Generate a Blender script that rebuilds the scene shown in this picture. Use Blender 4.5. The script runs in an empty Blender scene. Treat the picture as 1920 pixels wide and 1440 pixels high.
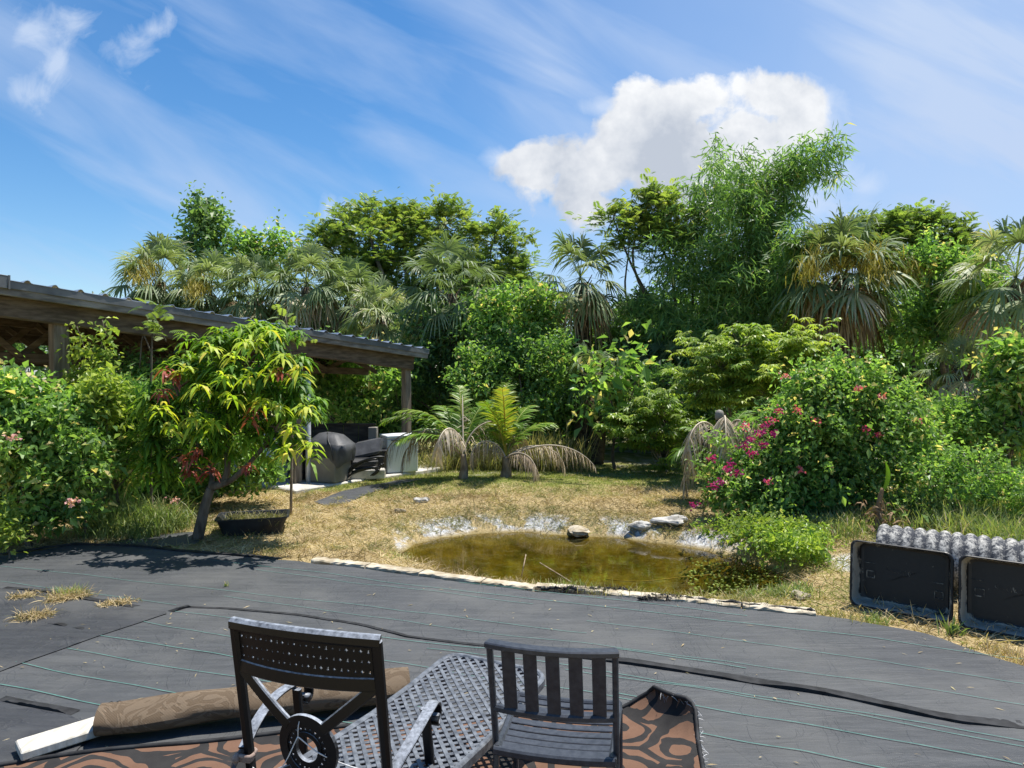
import bpy, math, random
import numpy as np
from mathutils import Vector, Matrix

random.seed(5)
rng = np.random.default_rng(11)
SC = bpy.context.scene
COL = SC.collection
PI = math.pi
# ------------------------------------------------------------------ frame of the place
H, F, HY, CX = 1.96, 1300.0, 700.0, 960.0      # eye height and measured lens of the photograph


def W(px, py, d):
    return np.array([(px - CX) * d / F, d, H - (py - HY) * d / F])


def G(px, py, z=0.0):
    d = (H - z) * F / (py - HY)
    return np.array([(px - CX) * d / F, d, z])


def nrm(a):
    a = np.asarray(a, float)
    return a / np.maximum(np.linalg.norm(a, axis=-1, keepdims=True), 1e-9)


def rvec(n):
    return nrm(rng.normal(size=(n, 3)))


_tab = rng.random((256, 256))


def vnoise(x, y):
    x = np.asarray(x, float); y = np.asarray(y, float)
    xi = np.floor(x).astype(int); yi = np.floor(y).astype(int)
    fx = x - xi; fy = y - yi
    fx = fx * fx * (3 - 2 * fx); fy = fy * fy * (3 - 2 * fy)
    g = lambda a, b: _tab[a & 255, b & 255]
    return (g(xi, yi) * (1 - fx) + g(xi + 1, yi) * fx) * (1 - fy) + (g(xi, yi + 1) * (1 - fx) + g(xi + 1, yi + 1) * fx) * fy


def fbm(x, y, o=4):
    s = 0; a = .5; t = 0
    for i in range(o):
        s = s + a * vnoise(x * 2 ** i + 17 * i, y * 2 ** i + 5 * i); t += a; a *= .55
    return s / t


def sstep(a, b, x):
    t = np.clip((x - a) / (b - a), 0, 1)
    return t * t * (3 - 2 * t)


# ------------------------------------------------------------------ mesh builder
ORG = {}


class MB:
    def __init__(s):
        s.v = []; s.n = 0; s.f = []; s.t = []

    def add(s, V, faces, mat=0, tint=0.5, smooth=False):
        V = np.asarray(V, float).reshape(-1, 3)
        if isinstance(faces, np.ndarray):
            faces = [faces]
        for f in faces:
            f = np.asarray(f, int)
            if f.ndim == 1:
                f = f[None, :]
            s.f.append((f + s.n, mat, smooth))
        t = np.empty(len(V)); t[:] = tint
        s.v.append(V); s.t.append(t); s.n += len(V)

    def build(s, name, mats, parent=None, origin=None):
        V = np.concatenate(s.v); T = np.concatenate(s.t)
        if parent is not None:
            V = V - ORG[parent.name]
        elif origin is not None:
            V = V - np.asarray(origin, float)
        me = bpy.data.meshes.new(name)
        me.vertices.add(len(V)); me.vertices.foreach_set('co', V.astype(np.float32).ravel())
        li = np.concatenate([f.ravel() for f, m, q in s.f]).astype(np.int32)
        tot = np.concatenate([np.full(len(f), f.shape[1]) for f, m, q in s.f]).astype(np.int32)
        mi = np.concatenate([np.full(len(f), m) for f, m, q in s.f]).astype(np.int32)
        sm = np.concatenate([np.full(len(f), q) for f, m, q in s.f]).astype(bool)
        me.loops.add(len(li)); me.loops.foreach_set('vertex_index', li)
        me.polygons.add(len(tot))
        st = np.zeros(len(tot), np.int32); st[1:] = np.cumsum(tot)[:-1]
        me.polygons.foreach_set('loop_start', st)
        me.polygons.foreach_set('material_index', mi)
        me.polygons.foreach_set('use_smooth', sm)
        a = me.attributes.new('tint', 'FLOAT', 'POINT'); a.data.foreach_set('value', T.astype(np.float32))
        me.update(calc_edges=True)
        for m in (mats if isinstance(mats, (list, tuple)) else [mats]):
            me.materials.append(m)
        o = bpy.data.objects.new(name, me); COL.objects.link(o)
        if parent is not None:
            o.parent = parent; ORG[o.name] = ORG[parent.name]
        elif origin is not None:
            o.location = [float(q) for q in origin]; ORG[o.name] = np.asarray(origin, float)
        else:
            ORG[o.name] = np.zeros(3)
        return o


def tag(o, label=None, cat=None, group=None, kind=None):
    if label: o['label'] = label
    if cat: o['category'] = cat
    if group: o['group'] = group
    if kind: o['kind'] = kind
    return o


def thing(name, label, cat, loc, group=None):
    o = bpy.data.objects.new(name, None); COL.objects.link(o)
    o.empty_display_size = .1
    o.location = [float(q) for q in loc]; ORG[o.name] = np.asarray(loc, float)
    return tag(o, label, cat, group)


# ------------------------------------------------------------------ primitive shapes
def box(mb, c, size, rz=0.0, mat=0, tint=.5, M=None, ch=0.0):
    sx, sy, sz = [q / 2 for q in size]
    if ch <= 0:
        V = np.array([[x, y, z] for x in (-sx, sx) for y in (-sy, sy) for z in (-sz, sz)])
        Fc = [np.array([[0, 1, 3, 2], [4, 6, 7, 5], [0, 4, 5, 1], [2, 3, 7, 6], [0, 2, 6, 4], [1, 5, 7, 3]])]
    else:
        prof = [(-sx + ch, -sy), (sx - ch, -sy), (sx, -sy + ch), (sx, sy - ch), (sx - ch, sy), (-sx + ch, sy), (-sx, sy - ch), (-sx, -sy + ch)]
        lv = [(-sz, 1), (-sz + ch, 0), (sz - ch, 0), (sz, 1)]
        V = []
        for z, q in lv:
            for x, y in prof:
                V.append((x - np.sign(x) * ch * q * .9, y - np.sign(y) * ch * q * .9, z))
        V = np.array(V); Fc = []
        for k in range(3):
            for i in range(8):
                j = (i + 1) % 8
                Fc.append(np.array([k * 8 + i, k * 8 + j, k * 8 + 8 + j, k * 8 + 8 + i]))
        Fc.append(np.arange(7, -1, -1)); Fc.append(np.arange(24, 32))
    if M is not None:
        V = V @ np.asarray(M)      # rows of M: local axes in world
    elif rz:
        c_, s_ = math.cos(rz), math.sin(rz)
        V = V @ np.array([[c_, s_, 0], [-s_, c_, 0], [0, 0, 1]])
    mb.add(V + np.asarray(c, float), Fc, mat, tint)


def tube(mb, pts, r, n=6, mat=0, tint=.5, smooth=True, cap=True):
    P = np.asarray(pts, float); k = len(P)
    R = np.full(k, r) if np.isscalar(r) else np.asarray(r, float)
    T = np.gradient(P, axis=0); T = nrm(T)
    ref = np.array([0, 0, 1.0]) if abs(T[:, 2]).mean() < .8 else np.array([1.0, 0, 0])
    A = nrm(np.cross(T, ref)); B = np.cross(T, A)
    an = np.arange(n) * 2 * PI / n
    V = P[:, None, :] + R[:, None, None] * (np.cos(an)[None, :, None] * A[:, None, :] + np.sin(an)[None, :, None] * B[:, None, :])
    i = np.arange(n); j = (i + 1) % n
    Fq = np.concatenate([np.stack([q * n + i, q * n + j, (q + 1) * n + j, (q + 1) * n + i], 1) for q in range(k - 1)])
    fs = [Fq]
    if cap:
        fs.append(np.arange(n)[::-1]); fs.append((k - 1) * n + np.arange(n))
    mb.add(V.reshape(-1, 3), fs, mat, tint, smooth)


def bar(mb, pts, S, w, t, mat=0, tint=.5, ch=.25, smooth=False):
    """flat chamfered bar swept along pts; S = side vector, w width along S, t thickness"""
    P = np.asarray(pts, float); k = len(P)
    T = nrm(np.gradient(P, axis=0)); S = nrm(np.broadcast_to(np.asarray(S, float), P.shape))
    N = nrm(np.cross(T, S)); S = np.cross(N, T)
    w = np.broadcast_to(np.asarray(w, float), (k,)) / 2; t = np.broadcast_to(np.asarray(t, float), (k,)) / 2
    c = np.minimum(w, t) * ch * 2
    pr = [(1, -1, 0, 1), (1, 1, 0, -1), (1, 1, -1, 0), (-1, 1, 1, 0), (-1, 1, 0, -1), (-1, -1, 0, 1), (-1, -1, 1, 0), (1, -1, -1, 0)]
    V = np.stack([P + S * (a * w + e * c)[:, None] + N * (b * t + g * c)[:, None] for a, b, e, g in pr], 1)
    n = 8; i = np.arange(n); j = (i + 1) % n
    Fq = np.concatenate([np.stack([q * n + i, q * n + j, (q + 1) * n + j, (q + 1) * n + i], 1) for q in range(k - 1)])
    mb.add(V.reshape(-1, 3), [Fq, np.arange(n)[::-1], (k - 1) * n + np.arange(n)], mat, tint, smooth)


def spline(pts, m=6):
    P = np.asarray(pts, float); Q = np.vstack([2 * P[0] - P[1], P, 2 * P[-1] - P[-2]]); out = []
    for i in range(1, len(Q) - 2):
        for u in np.linspace(0, 1, m, endpoint=False):
            a, b, c, d = Q[i - 1], Q[i], Q[i + 1], Q[i + 2]
            out.append(.5 * (2 * b + (c - a) * u + (2 * a - 5 * b + 4 * c - d) * u * u + (3 * b - a - 3 * c + d) * u ** 3))
    out.append(P[-1]); return np.array(out)


def gridmesh(mb, V, nu, nv, mat=0, tint=.5, smooth=True, flip=False):
    i, j = np.meshgrid(np.arange(nu - 1), np.arange(nv - 1), indexing='ij')
    a = (i * nv + j).ravel()
    Fq = np.stack([a, a + nv, a + nv + 1, a + 1], 1)
    if flip: Fq = Fq[:, ::-1]
    mb.add(V, Fq, mat, tint, smooth)


# ------------------------------------------------------------------ leaves (all vectorised)
DOWN = np.array([0, 0, -1.0])


def diamond(mb, P, D, N, L, Wd, tint, mat=0, fold=.25, bend=.15, mid=.42):
    n = len(P)
    L = np.broadcast_to(np.asarray(L, float), (n,))[:, None]; Wd = np.broadcast_to(np.asarray(Wd, float), (n,))[:, None]
    S = nrm(np.cross(D, N)); N2 = np.cross(S, D)
    m = P + D * L * mid
    up = N2 * Wd * fold
    tip = P + D * L + DOWN * L * bend
    V = np.stack([P, m + S * Wd / 2 + up, tip, m - S * Wd / 2 + up], 1)
    a = np.arange(n)[:, None] * 4
    mb.add(V.reshape(-1, 3), np.concatenate([a, a + 1, a + 2, a + 3], 1), mat, np.repeat(np.broadcast_to(tint, (n,)), 4))


def strips(mb, P, D, N, L, Wd, tint, ts=(0, .35, .7, 1), ws=(.35, 1, .75, .04), droop=.3, pw=2.0, mat=0, fold=0.0):
    n = len(P); k = len(ts)
    L = np.broadcast_to(np.asarray(L, float), (n,))[:, None]; Wd = np.broadcast_to(np.asarray(Wd, float), (n,))[:, None]
    dr = np.broadcast_to(np.asarray(droop, float), (n,))[:, None]
    S = nrm(np.cross(D, N)); V = []
    for t, w in zip(ts, ws):
        c = P + D * L * (t - .35 * dr * t ** pw * .5) + DOWN * L * dr * t ** pw
        V.append(c + S * Wd * w / 2); V.append(c - S * Wd * w / 2)
    V = np.stack(V, 1)
    b = np.arange(n)[:, None] * (2 * k); Fq = []
    for q in range(k - 1):
        Fq.append(np.concatenate([b + 2 * q, b + 2 * q + 1, b + 2 * q + 3, b + 2 * q + 2], 1))
    mb.add(V.reshape(-1, 3), np.concatenate(Fq), mat, np.repeat(np.broadcast_to(tint, (n,)), 2 * k))


def rep(a, k):
    return np.repeat(a, k, axis=0)


def leafy(mb, C, O, kind, size, tb, jit=.18, k=None, mat=0):
    """clumps: centres C, outward directions O, leaf kind, leaf size (m), per-clump tint"""
    n = len(C)
    if kind == 'ovate':
        k = k or 14
        P = rep(C, k) + rng.normal(size=(n * k, 3)) * size * .9
        D = nrm(rep(O, k) * .6 + rvec(n * k) * .9 + DOWN * .25)
        N = nrm(np.array([0, 0, .8]) + rep(O, k) * .45 + rvec(n * k) * 1.0)
        L = size * np.clip(np.exp(rng.normal(-.08, .32, n * k)), .4, 1.8)
        diamond(mb, P, D, N, L, L * .55, np.clip(rep(tb, k) + rng.normal(size=n * k) * jit, 0, 1), mat)
    elif kind == 'pinnate':
        k = k or 5; m = 9
        P0 = rep(C, k) + rng.normal(size=(n * k, 3)) * size * .35
        O2 = rep(O, k); az = rng.uniform(0, 2 * PI, n * k)
        D = nrm(np.stack([np.cos(az), np.sin(az), np.zeros(n * k)], 1) * .8 + O2 * .7 + np.array([0, 0, .25]))
        N = nrm(np.array([0, 0, 1.0]) + rvec(n * k) * .35)
        S = nrm(np.cross(D, N)); N = np.cross(S, D)
        L = size * rng.uniform(.7, 1.2, n * k)
        tl = np.clip(rep(tb, k) + rng.normal(size=n * k) * jit, 0, 1)
        for q in range(m):
            t = (q + 1) / m
            pc = P0 + D * (L * t)[:, None] + DOWN * (L * .35 * t * t)[:, None]
            ll = L * .34 * (1.1 - .7 * abs(t - .45))
            for sg in (-1, 1):
                dd = nrm(S * sg + D * .45 + DOWN * .3)
                diamond(mb, pc, dd, N, ll, ll * .34, tl, mat, fold=0, bend=.12)
    elif kind == 'lance':
        k = k or 9
        P = rep(C, k) + rng.normal(size=(n * k, 3)) * size * .45
        D = nrm(rep(O, k) * .55 + rvec(n * k) * .85 + DOWN * .45)
        N = nrm(rep(O, k) * .5 + rvec(n * k))
        L = size * rng.uniform(.6, 1.2, n * k)
        diamond(mb, P, D, N, L, L * .15, np.clip(rep(tb, k) + rng.normal(size=n * k) * jit, 0, 1), mat, fold=.2, bend=.12)
    elif kind == 'palmate':
        k = k or 10; m = 7
        az = rng.uniform(0, 2 * PI, n * k)
        R_ = np.stack([np.cos(az), np.sin(az), rng.uniform(-.25, .5, n * k)], 1)
        P0 = rep(C, k) + R_ * size * rng.uniform(.25, .95, n * k)[:, None]
        D = nrm(R_ + DOWN * .1 + rvec(n * k) * .2)
        N = nrm(np.array([0, 0, 1.0]) + rvec(n * k) * .35)
        S = nrm(np.cross(D, N)); N = np.cross(S, D)
        L = size * rng.uniform(.7, 1.2, n * k)
        tl = np.clip(rep(tb, k) + rng.normal(size=n * k) * jit, 0, 1)
        for q in range(m):
            a = (q - 3) * .62
            dd = nrm(D * math.cos(a) + S * math.sin(a) + DOWN * .25)
            ll = L * (1 - .1 * abs(q - 3))
            diamond(mb, P0, dd, N, ll, ll * .27, tl, mat, fold=.1, bend=.22, mid=.55)
    elif kind == 'mango':
        k = k or 16
        az = rng.uniform(0, 2 * PI, n * k); el = rng.uniform(-.15, 1.0, n * k)
        D = nrm(np.stack([np.cos(az) * np.cos(el), np.sin(az) * np.cos(el), np.sin(el)], 1) + rep(O, k) * .35)
        P = rep(C, k) + DOWN * rng.uniform(0, .09, n * k)[:, None] + D * .015
        N = nrm(np.array([0, 0, 1.0]) + rvec(n * k) * .25)
        L = size * rng.uniform(.75, 1.2, n * k)
        strips(mb, P, D, N, L, L * .175, np.clip(rep(tb, k) + rng.normal(size=n * k) * jit, 0, 1),
               ts=(0, .2, .45, .75, 1), ws=(.2, .85, 1, .7, .05), droop=rng.uniform(.55, .95, n * k), pw=1.8, mat=mat)


def blobs_px(bl, d, depth=1.0):
    """(px, py, rx, rz[, dd]) ellipsoids seen at distance d -> world centres and radii"""
    C = []; R = []
    for b in bl:
        dd = d + (b[4] if len(b) > 4 else 0)
        c = W(b[0], b[1], dd); rx = b[2] * dd / F; rz = b[3] * dd / F
        C.append(c); R.append((rx, (rx + rz) / 2 * depth, rz))
    return np.array(C), np.array(R)


def shell(C, R, n, inner=.45, low=-.65, sub=9, flat=1.0):
    """points on the skins of many small lobes that make up each big lobe"""
    w = R[:, 0] * R[:, 2]; w = w / w.sum()
    SCn = []; SR = []; SW = []; SO = []
    for c, r, ww in zip(C, R, w):
        d = rvec(sub); d[:, 2] = np.where(d[:, 2] < low * .8, -d[:, 2], d[:, 2])
        q = rng.uniform(.30, .95, sub)[:, None]
        f = rng.uniform(.14, .34, sub)[:, None]
        SCn.append(c + d * r * q); SR.append(r * f * np.array([1, 1, flat])); SO.append(d); SW.append(ww * f[:, 0] ** 1.4)
    SCn = np.concatenate(SCn); SR = np.concatenate(SR); SO = np.concatenate(SO); SW = np.concatenate(SW); SW /= SW.sum()
    idx = rng.choice(len(SCn), n, p=SW)
    d = rvec(n); d[:, 2] = np.where(d[:, 2] < -.35, -d[:, 2], d[:, 2])
    r = .40 + .75 * rng.random(n)
    P = SCn[idx] + d * SR[idx] * r[:, None]
    O = nrm(d * .8 + SO[idx] * .5)
    fill = rng.random(n) < .16
    ci = rng.choice(len(C), n, p=w); d2 = rvec(n); q = inner + (1 - inner) * rng.random(n) ** .6
    P[fill] = (C[ci] + d2 * R[ci] * q[:, None])[fill]; O[fill] = d2[fill]
    return P, O, r, idx


def crown(bl, d, n, kind, size, depth=1.0, tint=(.25, .75), k=None, inner=.45, jit=.2, low=-.65, mb=None, zmin=.05, flat=1.0):
    mb = mb or MB()
    C, R = blobs_px(bl, d, depth)
    P, O, r, idx = shell(C, R * 1.12, n, inner, low, 24, flat)
    P[:, 2] = np.maximum(P[:, 2], zmin + rng.random(n) * .2)
    lob = rng.random(4096)[idx % 4096]
    tb = tint[0] + (tint[1] - tint[0]) * (.35 * rng.random(n) + .35 * lob + .3 * fbm(P[:, 0] * 1.3 + P[:, 1], P[:, 2] * 1.3, 2))
    leafy(mb, P, nrm(O * .8 + np.array([0, 0, .35])), kind, size, tb, jit, k)
    if kind in ('ovate', 'palmate', 'pinnate'):                 # long shoots that break the outline
        m = max(12, n // 9); a = rng.choice(n, m); o = nrm(O[a] * .7 + rvec(m) * .5 + np.array([0, 0, .55])); L = size * rng.uniform(2.0, 5.5, m) * (.55 if kind == 'pinnate' else 1)
        for t in (.35, .65, .95):
            leafy(mb, P[a] + o * (L * t)[:, None] + DOWN * (L * .25 * t * t)[:, None], o, kind, size * (1.05 - .3 * t), np.clip(tb[a] + .12, 0, 1), jit, max(2, int((k or 8) * .4)))
    return mb, C, R, P


def limbs(base, C, P, r0, ntw=60, fork=.45, lean=None):
    """trunk with limbs to every blob and twigs to clumps"""
    mb = MB(); base = np.asarray(base, float); top = C.mean(0)
    fk = base + (top - base) * fork + np.array([rng.normal() * .08, rng.normal() * .08, 0])
    tr = spline([base, base + (fk - base) * .5 + rng.normal(size=3) * .05 * np.linalg.norm(fk - base), fk], 5)
    tube(mb, tr, np.linspace(r0, r0 * .7, len(tr)), 8, 0, .5)
    for c in C:
        m = fk + (c - fk) * .5 + rng.normal(size=3) * .12 * np.linalg.norm(c - fk)
        q = spline([fk, m, c], 5)
        tube(mb, q, np.linspace(r0 * .6, r0 * .16, len(q)), 6, 0, .5)
    if ntw:
        for p in P[rng.choice(len(P), min(ntw, len(P)), replace=False)]:
            c = C[np.argmin(((C - p) ** 2).sum(1))]
            q = spline([c, c + (p - c) * .5 + rng.normal(size=3) * .1 * np.linalg.norm(p - c), p], 3)
            tube(mb, q, np.linspace(r0 * .16, .006, len(q)), 4, 0, .5, cap=False)
    return mb


# ------------------------------------------------------------------ materials
def newmat(name):
    m = bpy.data.materials.new(name); m.use_nodes = True
    nt = m.node_tree; nt.nodes.clear()
    out = nt.nodes.new('ShaderNodeOutputMaterial')
    return m, nt, out


class NT:
    def __init__(s, nt): s.nt = nt

    def n(s, t, **kw):
        q = s.nt.nodes.new(t)
        for k, v in kw.items():
            setattr(q, k, v)
        return q

    def put(s, sock, v):
        if v is None: return
        if hasattr(v, 'is_linked') or hasattr(v, 'links'):
            s.nt.links.new(v, sock)
        else:
            sock.default_value = v

    def m(s, op, a, b=None, c=None, clamp=False):
        q = s.n('ShaderNodeMath', operation=op, use_clamp=clamp)
        s.put(q.inputs[0], a); s.put(q.inputs[1], b)
        if c is not None: s.put(q.inputs[2], c)
        return q.outputs[0]

    def mix(s, f, a, b):
        q = s.n('ShaderNodeMix', data_type='RGBA')
        s.put(q.inputs[0], f); s.put(q.inputs[6], col(a)); s.put(q.inputs[7], col(b))
        return q.outputs[2]

    def noise(s, vec, scale, detail=4, rough=.55, out=0, dist=0.0):
        q = s.n('ShaderNodeTexNoise')
        if vec is not None: s.nt.links.new(vec, q.inputs['Vector'])
        q.inputs['Scale'].default_value = scale; q.inputs['Detail'].default_value = detail; q.inputs['Roughness'].default_value = rough
        q.inputs['Distortion'].default_value = dist
        return q.outputs[out]

    def ramp(s, f, stops):
        q = s.n('ShaderNodeValToRGB'); s.put(q.inputs[0], f)
        e = q.color_ramp.elements
        while len(e) < len(stops): e.new(.5)
        for el, (p, c) in zip(e, stops):
            el.position = p; el.color = col(c)
        return q.outputs[0]

    def rng(s, v, a, b, c=0.0, d=1.0):
        q = s.n('ShaderNodeMapRange'); s.put(q.inputs[0], v)
        for i, x in enumerate((a, b, c, d)): q.inputs[i + 1].default_value = x
        return q.outputs[0]

    def obj(s, scale=(1, 1, 1), rot=(0, 0, 0)):
        c = s.n('ShaderNodeNewGeometry'); mp = s.n('ShaderNodeMapping')
        s.nt.links.new(c.outputs['Position'], mp.inputs[0]); mp.inputs['Scale'].default_value = scale; mp.inputs['Rotation'].default_value = rot
        return mp.outputs[0]

    def tint(s):
        return s.n('ShaderNodeAttribute', attribute_name='tint').outputs['Fac']

    def bsdf(s, color, rough=.6, metal=0.0, spec=.4, bump=None, bs=.3, bd=.01):
        p = s.n('ShaderNodeBsdfPrincipled')
        s.put(p.inputs['Base Color'], col(color)); s.put(p.inputs['Roughness'], rough)
        p.inputs['Metallic'].default_value = metal; p.inputs['Specular IOR Level'].default_value = spec
        if bump is not None:
            b = s.n('ShaderNodeBump'); b.inputs['Strength'].default_value = bs; b.inputs['Distance'].default_value = bd
            s.nt.links.new(bump, b.inputs['Height']); s.nt.links.new(b.outputs[0], p.inputs['Normal'])
        return p


def col(c):
    if isinstance(c, (tuple, list)) and len(c) == 3: return (*c, 1.0)
    return c


def leafmat(name, stops, trans=.45, rough=.45, spec=.45, gain=1.45, warm=1.2):
    m, nt, out = newmat(name); s = NT(nt)
    c = s.ramp(s.tint(), [(p, tuple(min(.75, q * gain * w_) for q, w_ in zip(cc, (warm, 1, 1.75 if warm > 1 else 1.0)))) for p, cc in stops])
    g = s.noise(s.obj(), 1.1, 2)
    hs = s.n('ShaderNodeHueSaturation'); s.put(hs.inputs['Color'], c); s.put(hs.inputs['Value'], s.rng(g, .3, .7, .78, 1.25))
    c = hs.outputs[0]
    p = s.bsdf(c, rough, 0, spec)
    tr = s.n('ShaderNodeBsdfTranslucent')
    br = s.n('ShaderNodeMix', data_type='RGBA', blend_type='MULTIPLY'); br.inputs[0].default_value = 1
    s.put(br.inputs[6], c); br.inputs[7].default_value = (1.5, 1.6, .7, 1); s.put(tr.inputs[0], br.outputs[2])
    mx = s.n('ShaderNodeMixShader'); mx.inputs[0].default_value = trans
    nt.links.new(p.outputs[0], mx.inputs[1]); nt.links.new(tr.outputs[0], mx.inputs[2]); nt.links.new(mx.outputs[0], out.inputs[0])
    return m


def surf(name, fn):
    m, nt, out = newmat(name); s = NT(nt); p = fn(s)
    nt.links.new(p.outputs[0], out.inputs[0]); return m


def noisy(name, c1, c2, scale=8, rough=.7, metal=0, spec=.3, bump=.3, bd=.01, stretch=(1, 1, 1), detail=5, lo=.35, hi=.65, rot=(0, 0, 0)):
    def fn(s):
        f = s.noise(s.obj(stretch, rot), scale, detail)
        return s.bsdf(s.mix(s.rng(f, lo, hi), c1, c2), rough, metal, spec, f, bump, bd)
    return surf(name, fn)


M = {}
M['broad'] = leafmat('broad_leaf', [(0, (.022, .050, .010)), (.45, (.052, .115, .018)), (.8, (.10, .19, .028)), (.93, (.15, .24, .04)), (1, (.26, .25, .07))], gain=2.15)
M['dark'] = leafmat('dark_leaf', [(0, (.016, .036, .010)), (.5, (.035, .078, .016)), (1, (.075, .13, .026))], gain=2.6)
M['feather'] = leafmat('feathery_leaf', [(0, (.045, .085, .014)), (.5, (.085, .15, .022)), (1, (.16, .21, .035))], trans=.42, gain=1.8)
M['bamboo'] = leafmat('bamboo_leaf', [(0, (.025, .058, .012)), (.5, (.055, .115, .02)), (.85, (.10, .17, .03)), (1, (.20, .20, .06))], gain=2.6)
M['lime'] = leafmat('lime_leaf', [(0, (.05, .10, .012)), (.5, (.11, .20, .022)), (1, (.21, .29, .035))], trans=.42, gain=1.5)
M['mango'] = leafmat('mango_leaf', [(0, (.025, .055, .010)), (.4, (.06, .125, .014)), (.72, (.135, .205, .02)), (.9, (.235, .265, .028)), (1, (.28, .24, .04))], trans=.4, rough=.5, spec=.3, warm=1.0, gain=2.0)
M['red'] = leafmat('red_new_leaf', [(0, (.16, .035, .022)), (.5, (.30, .065, .04)), (1, (.42, .14, .08))], trans=.3, rough=.35, gain=1.0, warm=1.0)
M['fan'] = leafmat('fan_palm_leaf', [(0, (.040, .062, .016)), (.5, (.088, .125, .032)), (.85, (.16, .19, .06)), (1, (.30, .27, .12))], trans=.28, rough=.52, spec=.3, warm=1.05, gain=1.9)
M['deadfan'] = leafmat('dead_palm_leaf', [(0, (.07, .045, .025)), (.5, (.19, .125, .07)), (1, (.38, .29, .19))], trans=.15, rough=.7, spec=.2, warm=1.0)
M['seed'] = leafmat('palm_flower', [(0, (.22, .17, .03)), (.5, (.34, .28, .05)), (1, (.42, .36, .09))], trans=.2, rough=.6, gain=1.25, warm=1.0)
M['coco'] = leafmat('coconut_leaf', [(0, (.045, .10, .012)), (.4, (.11, .20, .02)), (.7, (.24, .26, .04)), (1, (.42, .27, .04))], trans=.38, gain=1.3, warm=1.0)
M['deadfrond'] = leafmat('dried_frond', [(0, (.09, .065, .045)), (.5, (.24, .185, .13)), (1, (.42, .36, .28))], trans=.12, rough=.75, spec=.15, warm=1.0)
M['straw'] = leafmat('straw_blade', [(0, (.24, .17, .085)), (.5, (.46, .36, .20)), (.85, (.62, .51, .31)), (1, (.24, .26, .07))], trans=.2, rough=.6, spec=.2, gain=.98, warm=1.0)
M['lawn'] = leafmat('lawn_blade', [(0, (.08, .11, .025)), (.5, (.17, .20, .05)), (1, (.34, .31, .12))], trans=.25, rough=.6, spec=.2, warm=1.0)
M['tallgrass'] = leafmat('tall_grass_blade', [(0, (.04, .075, .014)), (.5, (.10, .16, .03)), (.85, (.19, .22, .055)), (1, (.38, .31, .15))], trans=.35, rough=.5, gain=1.8)
M['drygrass'] = leafmat('dry_reed_blade', [(0, (.07, .085, .025)), (.5, (.16, .155, .06)), (1, (.38, .31, .17))], trans=.3, rough=.6, warm=1.0)
M['flower'] = leafmat('pink_bract', [(0, (.30, .02, .17)), (.5, (.52, .04, .22)), (.8, (.60, .12, .17)), (1, (.62, .34, .32))], trans=.35, rough=.6, gain=1.0, warm=1.0)
M['paleflower'] = leafmat('pale_pink_flower', [(0, (.55, .26, .26)), (1, (.70, .46, .42))], trans=.3, rough=.6, gain=1.0, warm=1.0)
M['bark'] = noisy('bark', (.07, .055, .042), (.19, .16, .125), 14, .9, 0, .15, .8, .02, (1, 1, .25))
M['palebark'] = noisy('pale_bark', (.13, .105, .075), (.30, .25, .19), 16, .9, 0, .15, .7, .015, (1, 1, .35))
M['palmbark'] = noisy('palm_bark', (.045, .036, .028), (.15, .115, .08), 9, .95, 0, .1, 1, .04, (1, 1, 2.2))
M['culm'] = noisy('bamboo_culm', (.09, .12, .03), (.19, .20, .07), 5, .5, 0, .3, .2, .01)
M['metalroof'] = noisy('galvanised_roof', (.44, .46, .49), (.62, .64, .66), 3, .38, .75, .5, .05)
M['trim'] = noisy('grey_roof_trim', (.10, .105, .11), (.17, .175, .18), 4, .55, .2, .4, .1)
M['oldwood'] = noisy('weathered_board', (.12, .11, .098), (.28, .26, .235), 5, .85, 0, .2, .5, .01, (.6, .6, 3))
M['brownwood'] = noisy('brown_timber', (.072, .052, .036), (.165, .122, .085), 4, .8, 0, .2, .4, .008, (1, 1, 5))
M['post'] = noisy('post_timber', (.13, .10, .072), (.29, .235, .175), 6, .85, 0, .2, .5, .01, (3, 3, .35))
M['concrete'] = noisy('pale_concrete', (.40, .375, .33), (.60, .58, .53), 9, .85, 0, .2, .5, .01)
M['kerb'] = noisy('white_kerb', (.26, .21, .135), (.56, .50, .39), 6, .9, 0, .2, .8, .012)
M['rock'] = noisy('grey_rock', (.20, .19, .17), (.55, .53, .49), 9, .9, 0, .2, 1, .02)
M['white'] = noisy('white_plastic', (.66, .67, .68), (.80, .80, .80), 3, .45, 0, .4, .05)
M['fridge'] = noisy('pale_grey_enamel', (.62, .66, .69), (.74, .76, .78), 2, .4, 0, .5, .04)
M['blackplastic'] = noisy('black_plastic', (.010, .011, .013), (.028, .029, .031), 6, .45, 0, .4, .2)
M['cover'] = noisy('charcoal_vinyl_cover', (.045, .047, .052), (.085, .088, .095), 5, .5, 0, .4, .4, .02)
M['greybox'] = noisy('taupe_cabinet', (.17, .155, .13), (.24, .22, .19), 3, .6, 0, .3, .1)
M['panel'] = noisy('dark_brown_board', (.045, .034, .026), (.10, .078, .058), 4, .8, 0, .2, .3, .01, (1, 1, 4))
M['plank'] = noisy('white_plank', (.40, .37, .31), (.60, .57, .51), 9, .75, 0, .2, .25, .004, (5, 1, 1), rot=(0, 0, -.35))
M['stick'] = noisy('stick_wood', (.22, .16, .10), (.44, .35, .24), 20, .85, 0, .15, .5, .01)
M['twine'] = noisy('pale_cord', (.5, .5, .5), (.72, .72, .72), 30, .6, 0, .3, .1)
M['tie'] = noisy('taupe_cloth_tie', (.18, .13, .11), (.34, .26, .22), 40, .9, 0, .1, .4, .004)
M['navy'] = noisy('navy_cloth', (.03, .04, .065), (.08, .10, .14), 18, .85, 0, .2, .5, .01)
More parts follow.
